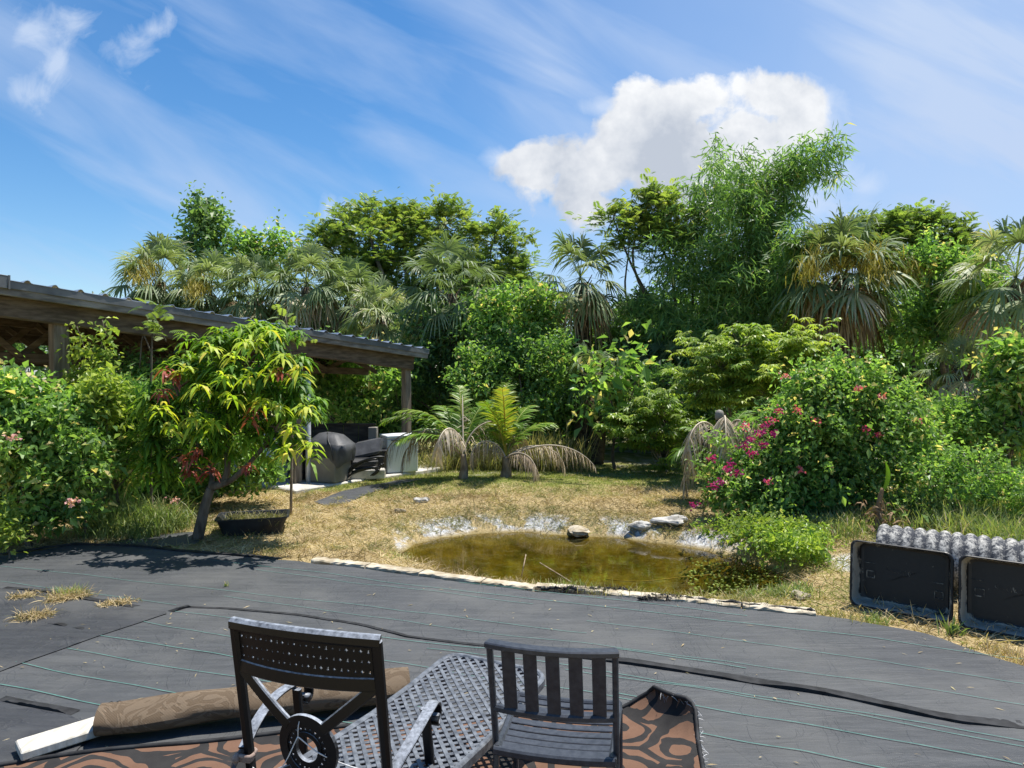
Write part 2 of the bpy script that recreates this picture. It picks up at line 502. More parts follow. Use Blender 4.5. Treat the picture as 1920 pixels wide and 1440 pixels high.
M['chrome'] = noisy('grey_pipe', (.42, .43, .44), (.56, .57, .58), 5, .4, .2, .5, .05)


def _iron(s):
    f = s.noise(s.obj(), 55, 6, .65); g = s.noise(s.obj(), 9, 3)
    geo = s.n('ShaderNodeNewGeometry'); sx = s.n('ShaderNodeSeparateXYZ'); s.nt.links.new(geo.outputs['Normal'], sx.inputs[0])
    upf = s.rng(sx.outputs[2], .15, .75)                     # top light put into the colour: upward faces pale, others near black
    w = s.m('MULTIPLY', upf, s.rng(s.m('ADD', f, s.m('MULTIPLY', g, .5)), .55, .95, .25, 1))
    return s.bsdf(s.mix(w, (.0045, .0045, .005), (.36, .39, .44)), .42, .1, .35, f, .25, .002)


M['iron'] = surf('top_lit_cast_aluminium', _iron)
M['lattice'] = noisy('grey_cast_lattice', (.075, .082, .094), (.19, .205, .225), 26, .42, .2, .5, .2, .003)
M['slatchair'] = noisy('graphite_powder_coat', (.030, .034, .043), (.052, .058, .070), 40, .38, .1, .5, .06, .002)


# ------------------------------------------------------------------ terrain, pond
def gz(x, y):
    return terrain(np.atleast_1d(np.asarray(x, float)), np.atleast_1d(np.asarray(y, float)))


WZ = -.22
_pw = [(752, 1040), (770, 1056), (820, 1076), (880, 1098), (960, 1112), (1040, 1122), (1120, 1128), (1220, 1136), (1340, 1140), (1440, 1128), (1480, 1090),
       (1420, 1060), (1310, 1036), (1230, 1022), (1150, 1012), (1060, 1008), (980, 1001), (900, 1003), (830, 1012), (780, 1026)]
POND = np.array([G(a, b, WZ)[:2] for a, b in _pw])


def polysd(x, y, poly):
    d = np.full(x.shape, 1e9); ins = np.zeros(x.shape, bool); n = len(poly)
    for i in range(n):
        ax, ay = poly[i]; bx, by = poly[(i + 1) % n]
        ex, ey = bx - ax, by - ay
        t = np.clip(((x - ax) * ex + (y - ay) * ey) / (ex * ex + ey * ey), 0, 1)
        d = np.minimum(d, np.hypot(x - ax - t * ex, y - ay - t * ey))
        c = ((ay > y) != (by > y)) & (x < (bx - ax) * (y - ay) / (by - ay + 1e-12) + ax)
        ins ^= c
    return np.where(ins, -d, d)


FAR = [(-60, 1050), (0, 1042), (60, 1035), (140, 1022), (250, 1024), (330, 1033), (440, 1041), (500, 1046), (590, 1056), (680, 1065), (760, 1074), (850, 1087), (920, 1099),
       (1010, 1109), (1100, 1113), (1180, 1121), (1260, 1128), (1380, 1139), (1510, 1151), (1620, 1167), (1700, 1182), (1760, 1197), (1810, 1212), (1870, 1234), (1925, 1252), (2060, 1310), (2200, 1380)]
FARW = np.array([G(a, b)[:2] for a, b in FAR])


def terrain(x, y):
    sd = polysd(x, y, POND)
    bump = (fbm(x * .9 + 3, y * .9, 3) - .5) * .10 * sstep(6.6, 8.5, y)
    edge = sd + (fbm(x * 2.2, y * 2.2 + 9, 3) - .5) * .22
    basin = np.where(edge < 0, WZ - .02 - .32 * sstep(0, .9, -edge), WZ + (0 - WZ) * np.where(y < 8.2, sstep(0, .34, edge), sstep(0, .60, edge) ** .8))
    fy = np.interp(x, FARW[:, 0], FARW[:, 1])
    near = sstep(-.05, .12, y - fy)                    # level under the sheet
    rise = .10 * np.exp(-((y - 10.2) / .7) ** 2) * sstep(-2.2, -.8, x) * sstep(4, 2.4, x) + .24 * np.exp(-((x - 5.0) / 1.5) ** 2 - ((y - 8.6) / 1.3) ** 2) + .14 * np.exp(-((x + .3) / 2.6) ** 2 - ((y - 11.9) / 1.0) ** 2)
    z = np.where(sd < 1.2, basin, 0) * np.where(edge < .62, near, near)
    z = z + (bump + rise) * sstep(.3, 1.1, edge) * near
    return z - .025 - .03 * (1 - near) * 0


def build_ground():
    xs = np.concatenate([[-400, -120, -50, -28, -20], np.arange(-15, 15.01, .11), [20, 28, 50, 120, 400]])
    ys = np.concatenate([[-40, -10, -2], np.arange(0, 5.0, .35), np.arange(5.0, 17.0, .11), np.arange(17, 30, .7), [40, 80, 200, 600]])
    X, Y = np.meshgrid(xs, ys, indexing='ij')
    Z = terrain(X.ravel(), Y.ravel())
    x, y = X.ravel(), Y.ravel()
    sd = polysd(x, y, POND)
    # green share of the turf: lawn behind the palms, none on the straw
    lawn = sstep(.42, .62, fbm(x * .55 + 7, y * .55, 3) * .5 + .5 * sstep(10.6, 12.2, y)) * sstep(9.8, 11.4, y)
    mb = MB(); gridmesh(mb, np.stack([x, y, Z], 1), len(xs), len(ys), 0, np.clip(lawn, 0, 1), True, True)

    def fn(s):
        v = s.obj(); t = s.tint()
        a = s.noise(v, 3.2, 6, .65); b = s.noise(v, 38, 4, .7); c = s.noise(s.obj((1, 3.2, 1), (0, 0, .5)), 22, 5, .7, dist=1.2)
        straw = s.ramp(s.m('ADD', s.m('MULTIPLY', b, .5), s.m('MULTIPLY', c, .5)), [(.3, (.15, .10, .05)), (.48, (.34, .26, .13)), (.62, (.50, .40, .22)), (.78, (.62, .52, .32))])
        green = s.ramp(b, [(.3, (.09, .11, .025)), (.55, (.19, .205, .055)), (.75, (.30, .28, .10))])
        cc = s.mix(s.m('MULTIPLY', t, s.rng(a, .3, .55)), straw, green)
        geo = s.n('ShaderNodeNewGeometry'); sx = s.n('ShaderNodeSeparateXYZ'); s.nt.links.new(geo.outputs['Normal'], sx.inputs[0])
        sp = s.n('ShaderNodeSeparateXYZ'); s.nt.links.new(geo.outputs['Position'], sp.inputs[0])
        bank = s.m('MULTIPLY', s.rng(sp.outputs[2], WZ + .0, WZ + .05), s.rng(s.m('ADD', sp.outputs[2], s.m('MULTIPLY', a, .16)), .06, .0, 0, 1))
        lime = s.ramp(s.noise(v, 14, 6, .7), [(.32, (.14, .13, .12)), (.5, (.44, .44, .44)), (.65, (.66, .67, .68))])
        bank = s.m('MULTIPLY', bank, s.rng(s.noise(v, 1.5, 6, .65), .45, .50), clamp=True)
        bank = s.m('MULTIPLY', bank, s.rng(sp.outputs[1], 8.2, 8.6))
        px_ = s.m('SUBTRACT', sp.outputs[0], 3.55); py_ = s.m('SUBTRACT', sp.outputs[1], 7.15)
        patch = s.rng(s.m('ADD', s.m('SQRT', s.m('ADD', s.m('MULTIPLY', px_, px_), s.m('MULTIPLY', s.m('MULTIPLY', py_, py_), .35))), s.m('MULTIPLY', a, .35)), .46, .34)
        bank = s.m('MAXIMUM', bank, patch)
        cc = s.mix(bank, cc, lime)
        wet = s.rng(sp.outputs[2], WZ + .03, WZ - .02)
        mud = s.ramp(s.noise(v, 3.0, 5, .65), [(.3, (.045, .038, .010)), (.5, (.125, .102, .026)), (.7, (.23, .19, .07))])
        cc = s.mix(wet, cc, mud)
        return s.bsdf(cc, .95, 0, .1, s.m('ADD', b, c), .7, .02)
    g = mb.build('ground', surf('straw_turf_and_lime_bank', fn)); g['kind'] = 'structure'


build_ground()


def build_water():
    c = POND.mean(0); ring = []
    big = c + (POND - c) * 1.13
    mb = MB(); n = len(big)
    V = [(*c, WZ)] + [(*p, WZ) for p in big]
    mb.add(V, np.array([[0, i + 1, (i + 1) % n + 1] for i in range(n)]))
    m, nt, out = newmat('amber_pond_water'); s = NT(nt)
    v = s.obj((1, 1.6, 1))
    nz = s.noise(v, 9, 3); n2 = s.noise(v, 2.2, 2)
    b = s.n('ShaderNodeBump'); b.inputs['Strength'].default_value = .05; b.inputs['Distance'].default_value = .010
    nt.links.new(s.m('ADD', nz, n2), b.inputs['Height'])
    gl = s.n('ShaderNodeBsdfGlossy'); gl.inputs['Roughness'].default_value = .03; gl.inputs['Color'].default_value = (.9, .9, .9, 1)
    nt.links.new(b.outputs[0], gl.inputs['Normal'])
    fr = s.n('ShaderNodeFresnel'); fr.inputs['IOR'].default_value = 1.33; nt.links.new(b.outputs[0], fr.inputs['Normal'])
    tp = s.n('ShaderNodeBsdfTransparent'); tp.inputs[0].default_value = (.76, .70, .34, 1)
    # floating pollen and algae film
    df = s.bsdf((.12, .105, .03), .7, 0, .2)
    film = s.rng(s.noise(s.obj((1, 1.6, 1), (0, 0, .25)), 6.5, 8, .75, dist=.5), .50, .72, 0, .42)
    m0 = s.n('ShaderNodeMixShader'); s.put(m0.inputs[0], film); nt.links.new(tp.outputs[0], m0.inputs[1]); nt.links.new(df.outputs[0], m0.inputs[2])
    mx = s.n('ShaderNodeMixShader'); s.put(mx.inputs[0], s.m('MULTIPLY', fr.outputs[0], 1.0)); nt.links.new(m0.outputs[0], mx.inputs[1]); nt.links.new(gl.outputs[0], mx.inputs[2])
    nt.links.new(mx.outputs[0], out.inputs[0])
    w = mb.build('pond_water', m); w['kind'] = 'structure'


build_water()


# ------------------------------------------------------------------ ground sheets
def und(x, y):
    return (fbm(x * .8, y * 1.7, 3) - .5) * .03 + (fbm(x * .5 + y * 2.4, y * 6 - x * .9, 2) - .5) * .012


def sheet_mat(name, c1, c2):
    def fn(s):
        st = s.noise(s.obj((.55, 5, 1), (0, 0, .18)), 3.0, 6, .65)
        d = s.noise(s.obj(), 1.1, 5, .6); fine = s.noise(s.obj((1, 1, 1)), 160, 2)
        c = s.mix(s.rng(st, .32, .68), c1, c2)
        c = s.mix(s.rng(d, .46, .70, 0, .55), c, (.115, .115, .11))
        c = s.mix(s.rng(fine, .58, .75, 0, .25), c, (.15, .15, .15))
        cr = s.noise(s.obj((.5, 1.7, 1), (0, 0, .3)), 1.5, 4, .6, dist=.9); fold = s.rng(s.m('ABSOLUTE', s.m('SUBTRACT', cr, .5)), 0, .013, 1, 0)
        cr2 = s.noise(s.obj((2.2, .8, 1), (0, 0, -.4)), 1.3, 3, .6, dist=1.2); fold = s.m('MAXIMUM', fold, s.m('MULTIPLY', s.rng(s.m('ABSOLUTE', s.m('SUBTRACT', cr2, .47)), 0, .008, 1, 0), .7))
        w = s.n('ShaderNodeTexWave', wave_type='BANDS', bands_direction='X'); w.inputs['Scale'].default_value = 60
        s.nt.links.new(s.obj((1, 1, 1), (0, 0, .9)), w.inputs[0])
        return s.bsdf(c, s.rng(d, .3, .7, .5, .66), 0, .32, s.m('ADD', s.m('ADD', s.m('ADD', s.m('MULTIPLY', st, 1.6), s.m('MULTIPLY', fold, .55)), s.m('MULTIPLY', s.noise(s.obj((.7, 2.2, 1), (0, 0, .35)), 2.4, 5, .6, dist=1.4), 2.2)), s.m('MULTIPLY', w.outputs[1], .12)), .5, .014)
    return surf(name, fn)


M['sheet'] = sheet_mat('woven_ground_sheet', (.040, .043, .047), (.066, .070, .075))
M['sheetdark'] = sheet_mat('darker_ground_sheet', (.024, .026, .031), (.042, .045, .051))
M['sheetlip'] = noisy('sheet_fold', (.010, .010, .011), (.03, .031, .033), 12, .7, 0, .25, .4, .006)
M['thread'] = noisy('green_marker_thread', (.05, .15, .13), (.10, .24, .205), 20, .7, 0, .2, .1)


def edge_resample(P, n):
    P = np.asarray(P, float); L = np.concatenate([[0], np.cumsum(np.linalg.norm(np.diff(P, axis=0), axis=1))])
    t = np.linspace(0, L[-1], n); return np.stack([np.interp(t, L, P[:, i]) for i in range(P.shape[1])], 1)


def lip(mb, path, h0, h1, back=.07, mat=0):
    P = edge_resample([G(a, b)[:2] for a, b in path], 50)
    T = nrm(np.gradient(P, axis=0)); Nn = np.stack([-T[:, 1], T[:, 0]], 1)
    Nn[Nn[:, 1] < 0] *= -1
    u = np.linspace(0, 1, 50)
    h = (h0 * .6 + (h1 - h0) * fbm(u * 9 + path[0][0], u * 0 + path[0][1], 3)) * np.minimum(1, np.minimum(u, 1 - u) * 6 + .04)
    z0 = und(P[:, 0], P[:, 1])
    rows = [(0.0, .002, 0), (.002, 1, 1), (.5, .8, 1), (1, .003, 0)]
    V = []
    for a, b, q in rows:
        V.append(np.column_stack([P + Nn * (a * back), z0 + (h * b if q else b)]))
    V = np.stack(V, 1).reshape(-1, 3)
    gridmesh(mb, V, 50, 4, mat, .5, False)


def build_sheets():
    E = edge_resample(FARW, 150)
    E[:, 1] += (fbm(E[:, 0] * 3, E[:, 0] * 0, 3) - .5) * .10
    n = 60; V = []
    for e in E:
        t = np.linspace(0, 1, n) ** .8
        x = e[0] * (1 - t * .35); y = e[1] + (1.0 - e[1]) * t
        V.append(np.column_stack([x, y, und(x, y)]))
    V = np.concatenate(V)
    mb = MB(); gridmesh(mb, V, 150, n, 0, .5, True, False)
    # marker threads woven in rows
    lines = [[(30, 1244), (200, 1277), (410, 1315), (560, 1340), (760, 1372), (960, 1400)], [(0, 1285), (100, 1304), (200, 1325), (330, 1352)],
             [(125, 1217), (300, 1247), (480, 1277), (640, 1303), (800, 1330)], [(187, 1191), (300, 1208), (430, 1230), (600, 1260), (760, 1288)],
             [(262, 1166), (330, 1177), (425, 1191), (600, 1222), (900, 1272), (1100, 1297), (1300, 1333)], [(0, 1090), (160, 1112), (330, 1135)], [(325, 1148), (430, 1160), (600, 1186)],
             [(0, 1063), (200, 1084), (480, 1115), (720, 1142), (960, 1172), (1100, 1188)], [(400, 1052), (640, 1080), (860, 1108), (1100, 1136), (1350, 1165), (1600, 1192), (1920, 1240)],
             [(420, 1120), (640, 1150), (900, 1186), (1160, 1218), (1400, 1248), (1660, 1285), (1920, 1325)],
             [(700, 1195), (900, 1218), (1160, 1220), (1400, 1255)], [(800, 1218), (1000, 1242), (1200, 1272), (1500, 1318), (1760, 1362), (1920, 1392)],
             [(1060, 1258), (1300, 1290), (1600, 1342), (1920, 1402)], [(1160, 1300), (1300, 1322), (1600, 1376), (1920, 1440)], [(1300, 1375), (1500, 1408), (1700, 1450)],
             [(860, 1092), (1150, 1126), (1400, 1156)], [(1100, 1165), (1400, 1205), (1700, 1250), (1920, 1285)], [(480, 1070), (725, 1099), (1000, 1133)]]
    for ln in lines:
        P = edge_resample([G(a, b)[:2] for a, b in ln], 40)
        P[:, 1] += (fbm(P[:, 0] * 2 + ln[0][1], P[:, 0] * 0, 2) - .5) * .03
        w = (.0021 if ln[0][1] < 1180 else .0023) + .0010 * rng.random()
        T = nrm(np.gradient(P, axis=0)); Nn = np.stack([-T[:, 1], T[:, 0]], 1)
        zz = und(P[:, 0], P[:, 1]) + .006
        V = np.stack([np.column_stack([P - Nn * w, zz]), np.column_stack([P + Nn * w, zz])], 1).reshape(-1, 3)
        gridmesh(mb, V, 40, 2, 1)
    lip(mb, [(340, 1140), (420, 1143), (560, 1155), (680, 1175), (760, 1195), (900, 1213), (1060, 1235)], .001, .011, .04, mat=2)
    lip(mb, [(1060, 1236), (1170, 1248), (1300, 1265), (1420, 1285), (1500, 1297), (1590, 1313), (1700, 1338), (1800, 1358), (1930, 1370)], .006, .030, .10, mat=2)
    lip(mb, [(0, 1040), (140, 1023), (250, 1024), (330, 1034), (440, 1042), (520, 1049)], .006, .05, .09, mat=2)
    lip(mb, [(325, 1149), (345, 1142), (360, 1138)], .01, .03, mat=2)
    o = mb.build('ground_sheet', [M['sheet'], M['thread'], M['sheetlip']]); o['kind'] = 'structure'
    tag(o, 'big charcoal woven ground sheet with thin green marker threads', 'ground sheet')

    def flat(name, px, mat, z, label, lips=(), kind='structure'):
        P = edge_resample(np.array([G(a, b)[:2] for a, b in px + px[:1]]), 80)[:-1]
        c = P.mean(0); mb = MB(); n = len(P); rings = 8
        V = [np.array([[*c, 0]])]
        for k in range(1, rings + 1):
            V.append(np.column_stack([c + (P - c) * k / rings, np.zeros(n)]))
        V = np.concatenate(V); V[:, 2] = (gz(V[:, 0], V[:, 1]) + .012 if z > .02 else und(V[:, 0], V[:, 1]) + z)
        fs = [np.array([[0, 1 + i, 1 + (i + 1) % n] for i in range(n)])]
        for k in range(rings - 1):
            a = 1 + k * n; b = a + n; i = np.arange(n); j = (i + 1) % n
            fs.append(np.stack([a + i, b + i, b + j, a + j], 1))
        mb.add(V, fs)
        for args in lips: lip(mb, *args, mat=1)
        o = mb.build(name, [mat, M['sheetlip']]); o['kind'] = kind; tag(o, label, 'ground sheet'); return o
    flat('ground_sheet', [(-40, 1098), (0, 1103), (90, 1113), (160, 1127), (250, 1141), (320, 1150), (180, 1195), (0, 1262), (-60, 1285)], M['sheetdark'], .007,
         'darker older ground sheet under grass tufts at left', [([(0, 1103), (90, 1113), (160, 1126), (250, 1140)], .005, .03), ([(0, 1150), (40, 1160), (95, 1172), (170, 1185)], .003, .02)])
    flat('ground_sheet', [(-60, 1306), (0, 1318), (60, 1330), (130, 1346), (180, 1370), (120, 1440), (-100, 1470)], M['sheetdark'], .009,
         'dark blue-black ground sheet beside the white plank', [([(-10, 1316), (60, 1329), (130, 1345)], .015, .04)])
    flat('ground_sheet', [(205, 1016), (250, 1005), (300, 1000), (350, 997), (378, 1000), (372, 1016), (320, 1022), (250, 1022)], M['sheet'], .03, 'short strip of ground sheet left of the mango trunk')
    flat('ground_sheet', [(588, 940), (640, 925), (700, 915), (745, 907), (800, 909), (760, 917), (700, 928), (650, 944), (610, 946)], M['sheet'], .045, 'strip of ground sheet used as a path through the straw')


build_sheets()


# ------------------------------------------------------------------ kerb blocks, frayed edge
def build_kerbs():
    segs = [((588, 1051), (690, 1063), 'thin pale block farthest left along the sheet edge'), ((691, 1063), (790, 1076), 'thin pale block just left of the pond corner'), ((791, 1076), (906, 1093), 'thin pale block half buried in straw by the water'),
            ((907, 1093), (1003, 1105), 'thin cream block in front of the dry grass tuft'), ((1004, 1101), (1132, 1111), 'widest pale slab right behind the frayed black edge'), ((1134, 1113), (1250, 1125), 'pale block behind the gap in the frayed fringe'),
            ((1252, 1124), (1390, 1138), 'thin pale block behind the black hem at right'), ((1392, 1138), (1530, 1152), 'thin pale block farthest right, ending before the tubs')]
    for (a, b, lab) in segs:
        p, q = G(*a), G(*b); c = (p + q) / 2; d = q - p; L = np.linalg.norm(d); ang = math.atan2(d[1], d[0])
        mb = MB(); ns = 14
        xs = np.linspace(-L / 2, L / 2, ns); ring = [(-.05, -.02), (-.055, .018), (-.045, .028), (.06, .028), (.075, .016), (.07, -.02)]
        V = np.array([[x * (1 if 0 < i < ns - 1 else .985), y + rng.normal() * .005, z + rng.normal() * .003] for i, x in enumerate(xs) for y, z in ring])
        ca, sa = math.cos(ang), math.sin(ang)
        V = V @ np.array([[ca, sa, 0], [-sa, ca, 0], [0, 0, 1]]) + c
        n = 6; i = np.arange(n); j = (i + 1) % n
        fs = [np.concatenate([np.stack([k * n + i, (k + 1) * n + i, (k + 1) * n + j, k * n + j], 1) for k in range(ns - 1)]), np.arange(n), ((ns - 1) * n + np.arange(n))[::-1]]
        mb.add(V, fs)
        tag(mb.build('edging_block', M['kerb'], origin=c), lab, 'edging block', 'pale edging blocks along the sheet')
    # frayed rolled hem
    mb = MB()
    for px, r in (([(1008, 1106), (1050, 1108), (1100, 1110), (1140, 1106), (1180, 1112)], .014), ([(1195, 1128), (1225, 1122), (1262, 1122), (1300, 1128), (1400, 1138), (1500, 1148), (1530, 1152)], .017)):
        P = spline([G(*p) + np.array([0, 0, .02]) for p in px], 8); P += rng.normal(size=P.shape) * .008
        rr = r * (.6 + .7 * rng.random(len(P))); rr[0] = rr[-1] = .006
        tube(mb, P, rr, 7)
    for px0, px1, nn in (((1040, 1108), (1185, 1110), 700), ((1200, 1126), (1270, 1126), 450), ((1270, 1126), (1520, 1150), 200)):
        t = rng.random(nn); P = np.array([G(px0[0] + (px1[0] - px0[0]) * u, px0[1] + (px1[1] - px0[1]) * u) for u in t]) + np.array([0, 0, .02])
        strips(mb, P, nrm(rvec(nn) + np.array([0, -.5, .5])), rvec(nn), rng.uniform(.04, .13, nn), .0035, .5, droop=.5)
    tag(mb.build('frayed_fabric', M['sheetlip'], origin=G(1140, 1110)), 'frayed black hem of fabric bunched along the pond edge', 'fabric')


build_kerbs()


# ------------------------------------------------------------------ chairs
class Frame:
    def __init__(s, base, th):
        s.b = np.array([base[0], base[1], 0.0]); s.r = np.array([math.cos(th), -math.sin(th), 0]); s.f = np.array([math.sin(th), math.cos(th), 0])

    def __call__(s, u, f, z):
        return s.b + s.r * u + s.f * f + np.array([0, 0, z])

    def mat(s):
        return np.array([s.r, s.f, [0, 0, 1.0]])


UP = np.array([0, 0, 1.0])


def perforated(mb, mapf, nu, nv, hole=.55, th=.008, mat=0):
    """plate of nu x nv cells, each with a small diamond-ish hole; mapf(u 0..1, v 0..1, depth)"""
    for i in range(nu):
        for j in range(nv):
            h = hole * rng.uniform(.6, 1.0); V = []
            oc = [(0, 0), (.5, 0), (1, 0), (1, .5), (1, 1), (.5, 1), (0, 1), (0, .5)]
            q = PI / 4 * ((i + j) % 2)
            for (a, b) in oc:
                V.append(mapf((i + a) / nu, (j + b) / nv, 0))
            for k in range(8):
                an = -3 * PI / 4 + k * PI / 4
                rr = h / 2 * (1.0 if (k + (i + j)) % 2 else .5)
                V.append(mapf((i + .5 + rr * math.cos(an)) / nu, (j + .5 + rr * math.sin(an)) / nv, 0))
            V = np.array(V)
            V2 = V + (np.array(mapf((i + .5) / nu, (j + .5) / nv, th)) - np.array(mapf((i + .5) / nu, (j + .5) / nv, 0)))
            k = np.arange(8); l = (k + 1) % 8
            mb.add(np.vstack([V, V2]), [np.stack([k, l, l + 8, k + 8], 1), np.stack([k + 16, k + 24, l + 24, l + 16], 1), np.stack([k + 8, l + 8, l + 24, k + 24], 1)], mat)


def armchair():
    fr = Frame((-.747, 2.475), math.radians(17))
    root = thing('patio_armchair', 'black cast metal armchair with pierced medallion back and pale-topped arms', 'armchair', fr.b)
    hw = .292
    bow = lambda u: -.045 * (1 - (u / hw) ** 2)              # back curves toward the viewer
    ff = lambda z: .10 * (1.05 - z) / .616 - .05 * sstep(.42, 0, z) * 2.2
    B = lambda u, z, o=0: fr(u, bow(u) + ff(z) + o, z + .012 * (1 - (u / hw) ** 2) * (1 if z > .9 else 0))
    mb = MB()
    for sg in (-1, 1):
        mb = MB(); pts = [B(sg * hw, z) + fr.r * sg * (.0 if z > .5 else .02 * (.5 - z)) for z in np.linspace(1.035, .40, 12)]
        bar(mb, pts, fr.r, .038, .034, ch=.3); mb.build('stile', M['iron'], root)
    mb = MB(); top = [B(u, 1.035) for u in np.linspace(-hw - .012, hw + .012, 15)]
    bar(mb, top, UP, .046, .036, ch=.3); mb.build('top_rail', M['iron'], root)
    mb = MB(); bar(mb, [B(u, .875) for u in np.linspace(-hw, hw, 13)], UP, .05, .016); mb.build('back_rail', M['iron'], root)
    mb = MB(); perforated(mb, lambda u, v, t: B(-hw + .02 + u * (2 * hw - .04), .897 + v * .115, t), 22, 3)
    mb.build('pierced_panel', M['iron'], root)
    # medallion: ring with a band of piercings
    mc = .605; mb = MB()

    def ringmap(r0, r1):
        return lambda u, v, t: B((r0 + (r1 - r0) * v) * math.cos(2 * PI * u) - .0, mc + (r0 + (r1 - r0) * v) * math.sin(2 * PI * u) * 1.12, t)
    perforated(mb, ringmap(.060, .082), 22, 1, .7)
    for r0, r1 in ((.045, .060), (.082, .118)):
        f = ringmap(r0, r1); n = 40; V = []
        for i in range(n):
            for v, t in ((0, -.004), (1, -.004), (1, .012), (0, .012)): V.append(f(i / n, v, t))
        i = np.arange(n); j = (i + 1) % n; fs = []
        for a in range(4):
            b = (a + 1) % 4; fs.append(np.stack([i * 4 + a, j * 4 + a, j * 4 + b, i * 4 + b], 1))
        mb.add(np.array(V), fs)
    mb.build('medallion', M['iron'], root)
    for sg in (-1, 1):
        for z0, z1, u0 in ((.862, mc + .085, hw - .02), (.40, mc - .09, hw - .03)):
            pts = [B(sg * (u0 + (.07 - u0) * t), z0 + (z1 - z0) * t, .002) for t in np.linspace(0, 1, 8)]
            mb = MB(); bar(mb, pts, nrm(np.cross(pts[-1] - pts[0], fr.f)), .042, .018); mb.build('back_brace', M['iron'], root)
    for sg in (-1, 1):
        mb = MB()
        prof = spline([(.075, .535), (.17, .585), (.30, .628), (.42, .632), (.485, .605), (.497, .560), (.468, .532), (.440, .548), (.445, .575)], 6)
        bar(mb, [fr(sg * (hw + .01 - .02 * 0 + .03 * math.sin(min(1, (f - .05) / .45) * PI)), f, z) for f, z in prof], fr.r, .046, .012)
        c = fr(sg * (hw + .01), .463, .558); o = mb.build('armrest', M['iron'], root)
        mb = MB(); tube(mb, [c - fr.r * .024, c + fr.r * .024], .018, 10); mb.build('scroll_button', M['iron'], o)
        mb = MB(); bar(mb, [fr(sg * (hw + .005), f, z) for f, z in spline([(.40, .620), (.415, .52), (.44, .40), (.45, .27)], 4)], fr.r, [.04] * 13, .022)
        mb.build('arm_support', M['iron'], o)
    mb = MB()
    f0, f1, sw = .12, .54, hw - .005; zs = .27
    rim = [fr(-sw, f0, zs), fr(-sw, f1 - .06, zs), fr(-sw + .06, f1, zs), fr(sw - .06, f1, zs), fr(sw, f1 - .06, zs), fr(sw, f0, zs)]
    bar(mb, rim, UP, .034, .04); bar(mb, [fr(-sw, f0, zs), fr(0, f0 - .02, zs), fr(sw, f0, zs)], UP, .034, .03)
    mb.build('seat_frame', M['iron'], root)
    mb = MB(); V = np.array([fr(u, f, zs + .012 - .02 * math.sin(PI * (f - f0) / (f1 - f0)) * math.cos(u / sw * PI / 2)) for u in np.linspace(-sw + .015, sw - .015, 12) for f in np.linspace(f0 + .01, f1 - .03, 12)])
    gridmesh(mb, V, 12, 12); mb.build('seat', M['lattice'], root)
    for sg in (-1, 1):
        mb = MB(); bar(mb, [B(sg * hw, .40), fr(sg * (hw + .005), .02, .2), fr(sg * (hw + .01), -.03, 0.008)], fr.r, .036, .03); mb.build('leg', M['iron'], root)
        mb = MB(); bar(mb, [fr(sg * sw, f1 - .05, .27), fr(sg * sw, f1 - .03, .15), fr(sg * sw, f1 + .01, 0.008)], fr.r, .036, .03); mb.build('leg', M['iron'], root)
    # cord and cloth ties are separate little things hanging on it
    a = fr(-hw - .03, .11, .46); m0 = fr(-.02, .0, .66); e = fr(.19, .14, .50)
    mb = MB(); tube(mb, spline([a, fr(-.2, .045, .47), fr(-.09, .0, .535), m0], 8), .0022, 5); tube(mb, spline([m0, fr(.06, .02, .60), fr(.15, .09, .53), e], 8), .0024, 5)
    tube(mb, spline([m0, fr(-.018, .0, .70), fr(-.02, .02, .725)], 4), .0018, 5)
    tag(mb.build('cord', M['twine'], origin=m0), 'thin pale cord tied across the back of the black armchair', 'cord')
    for u, f, z, lab in ((-hw - .03, .085, .505, 'taupe cloth tie knotted round the left side of the armchair back'), (hw - .015, .09, .415, 'taupe cloth tie knotted low on the right side of the armchair back')):
        mb = MB(); c = fr(u, f, z)
        for k in range(3):
            a = np.linspace(0, 2 * PI, 12); r = .028 + .004 * k
            tube(mb, [c + fr.r * (math.cos(q) * r * .9 + .02) + fr.f * math.sin(q) * r * .9 + UP * (k * .009 - .01 + .004 * math.sin(3 * q)) for q in a], .008, 6)
        bar(mb, spline([c + fr.f * -.03, c + fr.r * -.02 - fr.f * .03 - UP * .05, c - fr.r * .005 - fr.f * .025 - UP * .12], 5), fr.r, .022, .004)
        tube(mb, [c - fr.f * .03 - UP * .015, c - fr.f * .04 + UP * .004, c - fr.f * .03 + UP * .02], [.006, .018, .006], 7)
        tag(mb.build('cloth_tie', M['tie'], origin=c), lab, 'cloth tie', 'cloth ties on the armchair')
    # draped navy cloth at the lower left
    c = fr(-hw - .1, .0, .0); V = []
    for i in range(10):
        for j in range(10):
            u, v = i / 9, j / 9
            V.append(fr(-hw - .02 - .11 * v + .05 * (u - .5), .04 + .05 * math.sin(u * 9) * v - .03 * v, .47 - .36 * v + .02 * math.sin(u * 7)))
    mb = MB(); gridmesh(mb, np.array(V), 10, 10)
    tag(mb.build('cloth', M['navy'], origin=fr(-hw - .1, 0, .2)), 'navy cloth hanging from the left side of the black armchair', 'cloth')


